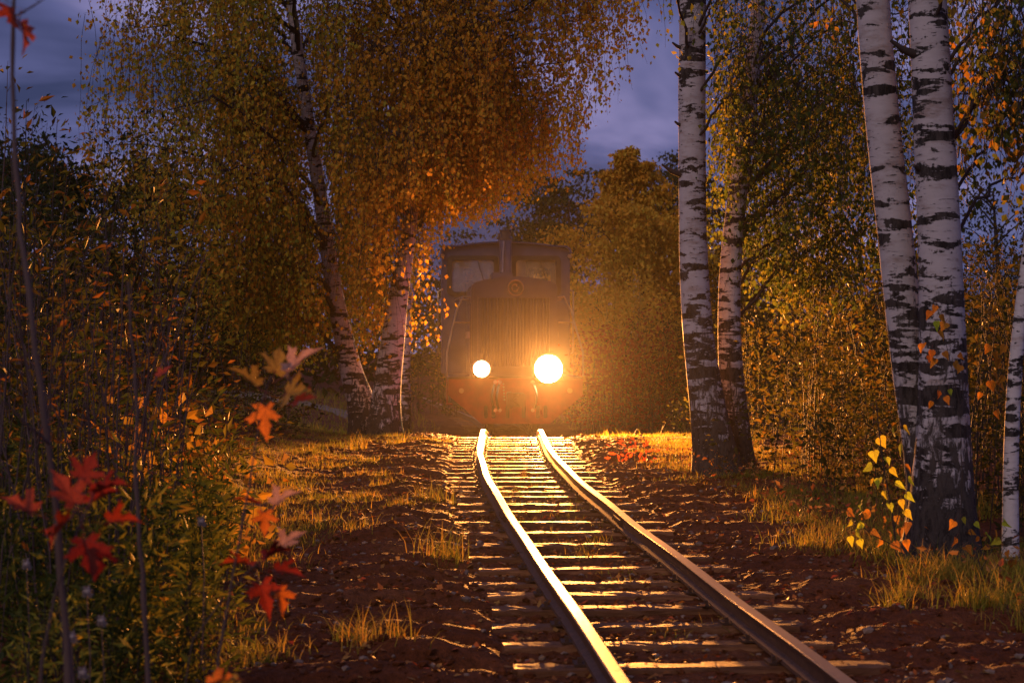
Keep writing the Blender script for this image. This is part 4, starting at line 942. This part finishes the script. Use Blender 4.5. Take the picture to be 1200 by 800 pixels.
# far grass beyond the crest
p5 = np.stack([r.uniform(-9, 10, 16000), r.uniform(30, 62, 16000)], -1); p5 = p5[np.abs(track_t(p5[:, 0], p5[:, 1])) > 1.3]
gm = grassmesh(p5, r.uniform(.06, .28, len(p5)), 406, .009); gm.build('grass', M['grass'], label='taller grass on the ground behind the crest around the locomotive', cat='grass', kind='stuff')
# fallen leaves
n = 12000; y = 7+24*r.random(n)**1.3; x = cx(y)+r.normal(0, 1.9, n); zl = gz(x, y)+.008
m = MB(); zl = np.where((np.abs(x-cx(y)) < .74) & (np.abs(y[:, None]-SLEEP).min(1) < .08), zr(y)-.094, zl); L_ = r.uniform(.015, .05, n)[:, None]; a = r.uniform(0, 6.28, n); d1 = np.stack([np.cos(a), np.sin(a), r.normal(0, .25, n)], -1); d2 = np.stack([-np.sin(a), np.cos(a), r.normal(0, .25, n)], -1)
c = np.stack([x, y, zl], -1); up = np.array([0, 0, 1.])
v = np.stack([c-d1*L_*.5, c-d2*L_*.32-d1*L_*.1+up*L_*r.uniform(0, .3, (n, 1)), c+d1*L_*.5+up*L_*r.uniform(0, .35, (n, 1)), c+d2*L_*.32-d1*L_*.1+up*L_*r.uniform(0, .3, (n, 1))], 1)
m.add(v.reshape(-1, 3), np.arange(4*n).reshape(n, 4)); m.build('fallen_leaves', M['litter'], label='fallen birch leaves scattered over sleepers and dirt', cat='leaves', kind='stuff')
# gravel and clods
ico = bmesh.new(); bmesh.ops.create_icosphere(ico, subdivisions=1, radius=1); iv = np.array([v.co[:] for v in ico.verts]); iff = np.array([[v.index for v in f.verts] for f in ico.faces]); ico.free()
def rocks(n, seed, smin, smax, spread, mat, name, label):
    r = np.random.default_rng(seed); y = 7+22*r.random(n)**1.3; x = cx(y)+r.uniform(-spread, spread*.9, n); s = smin+(smax-smin)*r.random(n)**4
    sc_ = r.uniform(.6, 1.2, (n, 1, 3))*s[:, None, None]*np.array([1, 1, .65]); ang = r.uniform(0, 6.28, n); jit = 1+r.uniform(-.28, .28, (n, 12, 1))
    v = iv[None]*jit*sc_; ca, sa = np.cos(ang)[:, None], np.sin(ang)[:, None]
    v = np.stack([v[..., 0]*ca-v[..., 1]*sa, v[..., 0]*sa+v[..., 1]*ca, v[..., 2]], -1)+np.stack([x, y, gz(x, y)+s*.15], -1)[:, None]
    m = MB(); m.add(v.reshape(-1, 3), (iff[None]+(np.arange(n)*12)[:, None, None]).reshape(-1, 3)); m.build(name, mat, label=label, cat=name, kind='stuff')
rocks(5200, 411, .004, .028, 2.1, M['pebble'], 'gravel', 'pale pebbles scattered in the dirt beside and between the rails')
rocks(16000, 412, .005, .035, 2.4, M['ground'], 'clods', 'crumbly reddish clods of earth on the track bed')

# ================================================================== foreground saplings with large leaves
def leaf_mesh(name, outline, mat, cup=.15, seed=0, veins=()):
    """outline: half leaf from base to tip, fanned round the leaf's heart with folded lobes and raised veins"""
    o = [tuple(q_) for q_ in outline]; full = [(0, o[0][1])]+o[1:-1]+[(0, o[-1][1])]+[(-a, b) for a, b in o[1:-1]][::-1]
    r = np.random.default_rng(seed); c = (0, .18); n = len(full); V__ = [(0, c[1], 0)]
    curl = r.uniform(-.25, .25, n)
    for s_ in (.45, .8, 1.0):
        for k, (x, y) in enumerate(full):
            X_, Y_ = c[0]+(x-c[0])*s_, c[1]+(y-c[1])*s_; V__.append((X_, Y_, cup*abs(X_)-.12*Y_*Y_+curl[k]*.22*max(0, s_-.4)))
    m = MB(); m.add(V__, [(0, 1+k, 1+(k+1) % n) for k in range(n)], 0, True)
    for a_ in range(2): m.add(V__, [(1+a_*n+k, 1+(a_+1)*n+k, 1+(a_+1)*n+(k+1) % n, 1+a_*n+(k+1) % n) for k in range(n)], 0, True)
    for (x, y) in veins:
        t = np.linspace(0, 1, 5); add_tube(m, [(x*k, y*k, cup*abs(x*k)-.12*(y*k)**2+.008) for k in t], np.linspace(.011, .004, 5), 4, 1)
    add_tube(m, [(0, -.55, .10), (0, -.25, .02), (0, 0, 0.002)], .012, 4, 1); return m.mesh(name, [mat, M['vein']])
M['vein'] = plain('leaf_vein', (.16, .03, .02), .6)
MAPLE = [(0, 0), (.12, -.06), (.30, -.14), (.36, -.05), (.55, -.08), (.40, .07), (.27, .15), (.50, .22), (.60, .34), (.86, .46), (.66, .48), (.64, .62), (.48, .52), (.36, .48), (.20, .42), (.24, .62), (.36, .72), (.24, .76), (.18, .90), (.09, .98), (0, 1.22)]
HEART = [(0, 0), (.20, -.03), (.38, .06), (.45, .22), (.40, .40), (.30, .56), (.24, .64), (.13, .84), (0, 1.12)]
MAPLE_M = {k: leaf_mesh('maple_leaf', MAPLE, leafmat('maple_leaf_'+k, st, .4, vein=True), .25, i, ((0, 1.1), (.66, .40), (-.66, .40), (.42, -.05), (-.42, -.05))) for i, (k, st) in enumerate({
    'red': [(0, (.12, .012, .010)), (.5, (.26, .026, .012)), (1, (.38, .06, .016))],
    'orange': [(0, (.55, .15, .02)), (1, (.62, .2, .03))],
    'pale': [(0, (.40, .26, .24)), (1, (.50, .30, .22))],
    'olive': [(0, (.26, .2, .05)), (1, (.38, .18, .06))],
    'dusky': [(0, (.17, .025, .02)), (1, (.28, .07, .05))]}.items())}
HEART_M = {k: leaf_mesh('heart_leaf', HEART, leafmat('heart_leaf_'+k, st, .5, vein=True), .2, 20+i, ((0, .95), (.3, .35), (-.3, .35))) for i, (k, st) in enumerate({
    'yellow': [(0, (.50, .66, .04)), (.6, (.66, .72, .05)), (1, (.70, .55, .04))],
    'brown': [(0, (.30, .12, .03)), (1, (.42, .24, .04))],
    'gold': [(0, (.62, .30, .03)), (1, (.66, .20, .022))]}.items())}
def rotm(pitch, yaw, roll): return (math.radians(pitch), math.radians(roll), math.radians(yaw))
def sapling(name, stems, lvs, label, cat, meshes, group=None, stem_mat='stem', d0=5.):
    b = stems[0][0][0]; z0 = gz1(b[0], b[1]); root = empty(name, (b[0], b[1], z0), label=label, cat=cat, group=group); o0 = np.array([b[0], b[1], z0])
    allst = []
    for path, r0, r1 in stems:
        p_ = np.array(path, float); dd = np.concatenate([[0], np.cumsum(np.linalg.norm(np.diff(p_, axis=0), axis=1))]); s = np.linspace(0, dd[-1], max(8, int(dd[-1]/.07)))
        q_ = np.stack([np.interp(s, dd, p_[:, i]) for i in range(3)], -1); q_[1:-1] += RNG.normal(0, r0*.25, (len(q_)-2, 3))
        m = MB(); rad = np.linspace(r0, r1, len(q_)); rad = rad*(1+.25*(np.arange(len(q_)) % 4 == 0)); add_tube(m, q_-o0, rad, 8); m.build('stem', M[stem_mat], root); allst.append(q_)
    S = np.concatenate(allst)
    tw = MB(); nt_ = 0
    for (pos, size, rot, key) in lvs:
        pos = np.array(pos)
        o = link('leaf', meshes[key], root, Vector(pos-o0), rot, (size*random.uniform(.72, 1.05), size*random.uniform(.85, 1.1), size*random.uniform(.6, 2.2)))
        base = pos+np.array((Matrix.Rotation(0, 3, 'X') if False else (__import__('mathutils').Euler(rot).to_matrix()) @ Vector((0, -.5*size, .09*size))))
        k = np.linalg.norm(S-base, axis=1).argmin(); a = S[k]; mid_ = (a+base)/2+np.array([0, 0, -.01])
        strands(tw, np.array([[a, mid_, base]])-o0, .0022, .0012); nt_ += 1
    tw.build('petioles', M[stem_mat], root, kind='stuff')
    return root
def ml(px_, py_, spx, d, key, pitch=60, yaw=0, roll=0): return (tuple(P(px_, py_, d)), spx/F*d*(.76 if d < 8 else .88), rotm(pitch, yaw, roll), key)
def gp(px_, d): return tuple(GP(px_, d))
d = 4.6
sapling('maple_sapling', [([gp(92, d), pt(82, 800, d), pt(72, 660, d), pt(58, 520, d-.03), pt(38, 380, d-.04), pt(22, 250, d), pt(14, 100, d+.05), pt(17, 0, d+.06), pt(18, -60, d+.05)], .0105, .004), ([pt(58, 520, d-.03), pt(30, 495, d-.1), pt(5, 470, d-.15)], .004, .002), ([pt(17, 20, d+.06), pt(35, 10, d), pt(60, -6, d-.05)], .0025, .0015)],
        [ml(24, 30, 46, d, 'dusky', -70, -75, 20), ml(10, 8, 46, d-.05, 'red', -120, 60, 10), ml(60, -4, 50, d-.06, 'dusky', 20, -70, 40), ml(-20, 585, 40, d+.1, 'dusky', 50, 60, 10), ml(38, 600, 46, d, 'dusky', 40, 70, -30)],
        'tall dark maple sapling at the far left edge with dusky red leaves at its top', 'sapling', MAPLE_M)
d = 4.4
sapling('maple_sapling', [([gp(40, d), pt(48, 780, d), pt(66, 690, d), pt(92, 620, d), pt(112, 575, d)], .005, .002)],
        [ml(108, 590, 52, d, 'red', 40, -60, 10), ml(88, 590, 54, d+.05, 'dusky', 62, 40, -20), ml(118, 575, 50, d-.04, 'red', 30, -100, 20), ml(100, 632, 56, d-.05, 'red', -60, 200, 10), ml(80, 610, 48, d-.03, 'red', -35, 120, 30), ml(110, 640, 54, d, 'red', -50, 230, -20), ml(128, 612, 48, d+.03, 'red', 15, -80, 30), ml(95, 560, 44, d+.04, 'dusky', 70, 10, 30)],
        'low maple sapling with a tight cluster of bright red leaves on the left', 'sapling', MAPLE_M)
d = 5.6
sapling('bare_sapling', [([gp(180, d), pt(175, 800, d), pt(167, 680, d), pt(158, 560, d), pt(160, 450, d), pt(150, 330, d)], .009, .003), ([pt(160, 490, d), pt(185, 440, d+.05), pt(200, 400, d+.1)], .003, .0015)],
        [ml(186, 440, 24, d, 'dusky', 40, -50, 10)], 'bare brown sapling stem between the red leaf cluster and the orange leaves', 'sapling', MAPLE_M)
d = 5.2
sapling('maple_sapling', [([gp(245, d), pt(256, 770, d), pt(272, 680, d), pt(288, 590, d), pt(300, 520, d), pt(308, 465, d), pt(318, 440, d)], .005, .0018), ([pt(272, 690, d), pt(290, 670, d-.04), pt(305, 655, d-.05)], .0022, .0014), ([pt(288, 590, d), pt(305, 592, d-.02), pt(318, 588, d)], .0022, .0014), ([gp(190, d+.2), pt(225, 750, d+.1), pt(262, 700, d+.05)], .003, .0016)],
        [ml(300, 452, 48, d-.03, 'olive', 50, 110, 20), ml(338, 436, 54, d-.02, 'pale', 50, -75, 20), ml(311, 476, 44, d-.05, 'orange', -75, 165, 5), ml(335, 462, 50, d+.02, 'olive', 20, -120, 50), ml(322, 436, 44, d+.03, 'olive', 70, 20, 20), ml(345, 470, 40, d, 'dusky', 15, -115, 30),
         ml(322, 592, 40, d-.02, 'pale', 45, -70, 20), ml(310, 600, 34, d, 'orange', -70, 190, 0), ml(300, 590, 36, d+.02, 'red', 20, 80, 10),
         ml(290, 662, 42, d, 'red', 15, 70, 20), ml(312, 655, 44, d-.04, 'red', 35, -60, -20), ml(322, 668, 44, d-.02, 'red', 0, -110, 20), ml(305, 685, 46, d-.05, 'red', -45, 200, 10), ml(325, 690, 38, d, 'orange', -60, 230, 0), ml(330, 640, 36, d+.02, 'pale', 40, -50, 20)],
        'slender maple sapling with pinkish and orange top leaves, red lower ones, beside the dirt bank', 'sapling', MAPLE_M)
sapling('maple_seedling', [([gp(235, 4.3), pt(240, 830, 4.3), pt(248, 808, 4.3)], .003, .0015)], [ml(248, 802, 40, 4.3, 'orange', 20, -70, 10), ml(262, 806, 36, 4.3, 'olive', 10, -100, 30)], 'orange leaf of a small seedling poking up at the bottom edge left of centre', 'seedling', MAPLE_M)
# yellow sapling at the foot of the foreground birches
rr_ = np.random.default_rng(55); d = 11.3; lv = []
spots = [(1030, 512), (1024, 528), (1038, 536), (1022, 545), (1044, 548), (1030, 560), (1020, 562), (1049, 566), (1036, 575), (1027, 592), (1042, 590), (1056, 585), (1014, 600), (1034, 606), (1050, 604), (1060, 598), (992, 598), (998, 610), (988, 615), (1004, 620), (1010, 612), (996, 628), (1006, 632), (1022, 622), (1040, 622), (1054, 618), (1064, 612), (1062, 632), (1046, 636), (1032, 632), (1020, 600), (1064, 560), (1062, 578), (1060, 545), (1056, 520), (1058, 500), (1010, 588), (1045, 505)]
for k, (a, b) in enumerate(spots): lv.append(ml(a, b, rr_.uniform(12, 19), d+rr_.uniform(-.15, .15), 'yellow' if (b < 600 or a < 1015) and rr_.random() < .75 else ('gold' if rr_.random() < .6 else 'brown'), rr_.uniform(-110, -30), rr_.uniform(90, 270), rr_.uniform(-65, 65)))
sapling('yellow_sapling', [([gp(1052, d), pt(1050, 640, d), pt(1044, 590, d), pt(1034, 540, d), pt(1030, 500, d), pt(1026, 465, d)], .006, .002), ([pt(1050, 640, d), pt(1020, 625, d-.05), pt(998, 605, d-.08), pt(988, 590, d-.08)], .003, .0015), ([pt(1048, 620, d), pt(1060, 580, d+.02), pt(1062, 530, d+.02), pt(1058, 498, d)], .003, .0015)],
        lv, 'glowing yellow leaved sapling at the foot of the foreground birch pair', 'sapling', HEART_M, stem_mat='twig')
lv = []; d = 11.2
for k, (a, b) in enumerate([(1128, 606), (1135, 622), (1120, 630), (1142, 612), (1148, 630), (1131, 640), (1155, 625), (1160, 640), (1166, 622), (1172, 632), (1180, 645), (1186, 655), (1176, 610), (1146, 600), (1118, 610), (1192, 662), (1150, 650)]): lv.append(ml(a, b, rr_.uniform(10, 16), d+rr_.uniform(-.1, .1), 'yellow' if k % 3 == 0 else 'gold', rr_.uniform(-110, -30), rr_.uniform(90, 270), rr_.uniform(-65, 65)))
sapling('yellow_sapling', [([gp(1150, d), pt(1148, 660, d), pt(1140, 630, d), pt(1130, 600, d)], .004, .0015), ([pt(1148, 670, d), pt(1165, 640, d), pt(1180, 620, d)], .003, .0015)],
        lv, 'small yellow leaved seedling between the foreground birches and the thin right edge birch', 'seedling', HEART_M, stem_mat='twig')
# orange sprays hanging in front of the two foreground trunks
def spray(spots, d, label, starts, seed, names='hanging_twig'):
    rr_ = np.random.default_rng(seed)
    lv = [ml(a, b, rr_.uniform(10, 16), d+rr_.uniform(-.12, .12), 'yellow' if rr_.random() < .22 else 'gold', rr_.uniform(-115, -50), rr_.uniform(120, 240), rr_.uniform(-40, 40)) for a, b in spots]
    return sapling(names, starts, lv, label, 'sapling', HEART_M, stem_mat='twig')
spray([(1096, 358), (1104, 368), (1108, 378), (1090, 364), (1100, 388), (1082, 402), (1092, 410), (1088, 416), (1096, 420), (1106, 412), (1118, 424), (1126, 428), (1100, 458), (1108, 464), (1092, 470), (1124, 414), (1098, 376), (1112, 456)], 11.45, 'thin sapling with orange leaves standing in front of the thicker foreground birch', [([gp(1122, 11.45), pt(1128, 560, 11.45), pt(1124, 470, 11.45), pt(1108, 400, 11.45), pt(1096, 350, 11.45)], .004, .0014), ([pt(1124, 470, 11.45), pt(1110, 460, 11.4), pt(1095, 466, 11.4)], .002, .001)], 56, 'thin_sapling')
spray([(1160, 404), (1167, 412), (1172, 420), (1164, 436), (1170, 448), (1182, 430), (1178, 404), (1176, 440), (1188, 424), (1160, 446), (1168, 480), (1176, 486), (1150, 460)], 12.3, 'thin sapling with orange leaves left of the thin right edge birch', [([gp(1158, 12.3), pt(1165, 560, 12.3), pt(1170, 470, 12.3), pt(1178, 395, 12.3)], .004, .0014)], 57, 'thin_sapling')
# ================================================================== thin mist, added for the glow round the headlights
m = MB(); v = [(x, y, z) for z in (-3, 19) for x, y in ((-140, -25), (140, -25), (140, 215), (-140, 215))]
m.add(v, [[3, 2, 1, 0], [4, 5, 6, 7], [0, 1, 5, 4], [1, 2, 6, 5], [2, 3, 7, 6], [3, 0, 4, 7]])
hz = bpy.data.materials.new('added_glow_mist'); hz.use_nodes = True; t = hz.node_tree; t.nodes.clear()
o = t.nodes.new('ShaderNodeOutputMaterial'); pv = t.nodes.new('ShaderNodeVolumePrincipled'); pv.inputs['Density'].default_value = HAZE_DENSITY; pv.inputs['Color'].default_value = (.95, .95, .95, 1); pv.inputs['Anisotropy'].default_value = .945
t.links.new(pv.outputs[0], o.inputs['Volume'])
m.build('haze', hz, kind='stuff', label='thin mist over the whole scene, added to make the headlights glow', cat='haze')
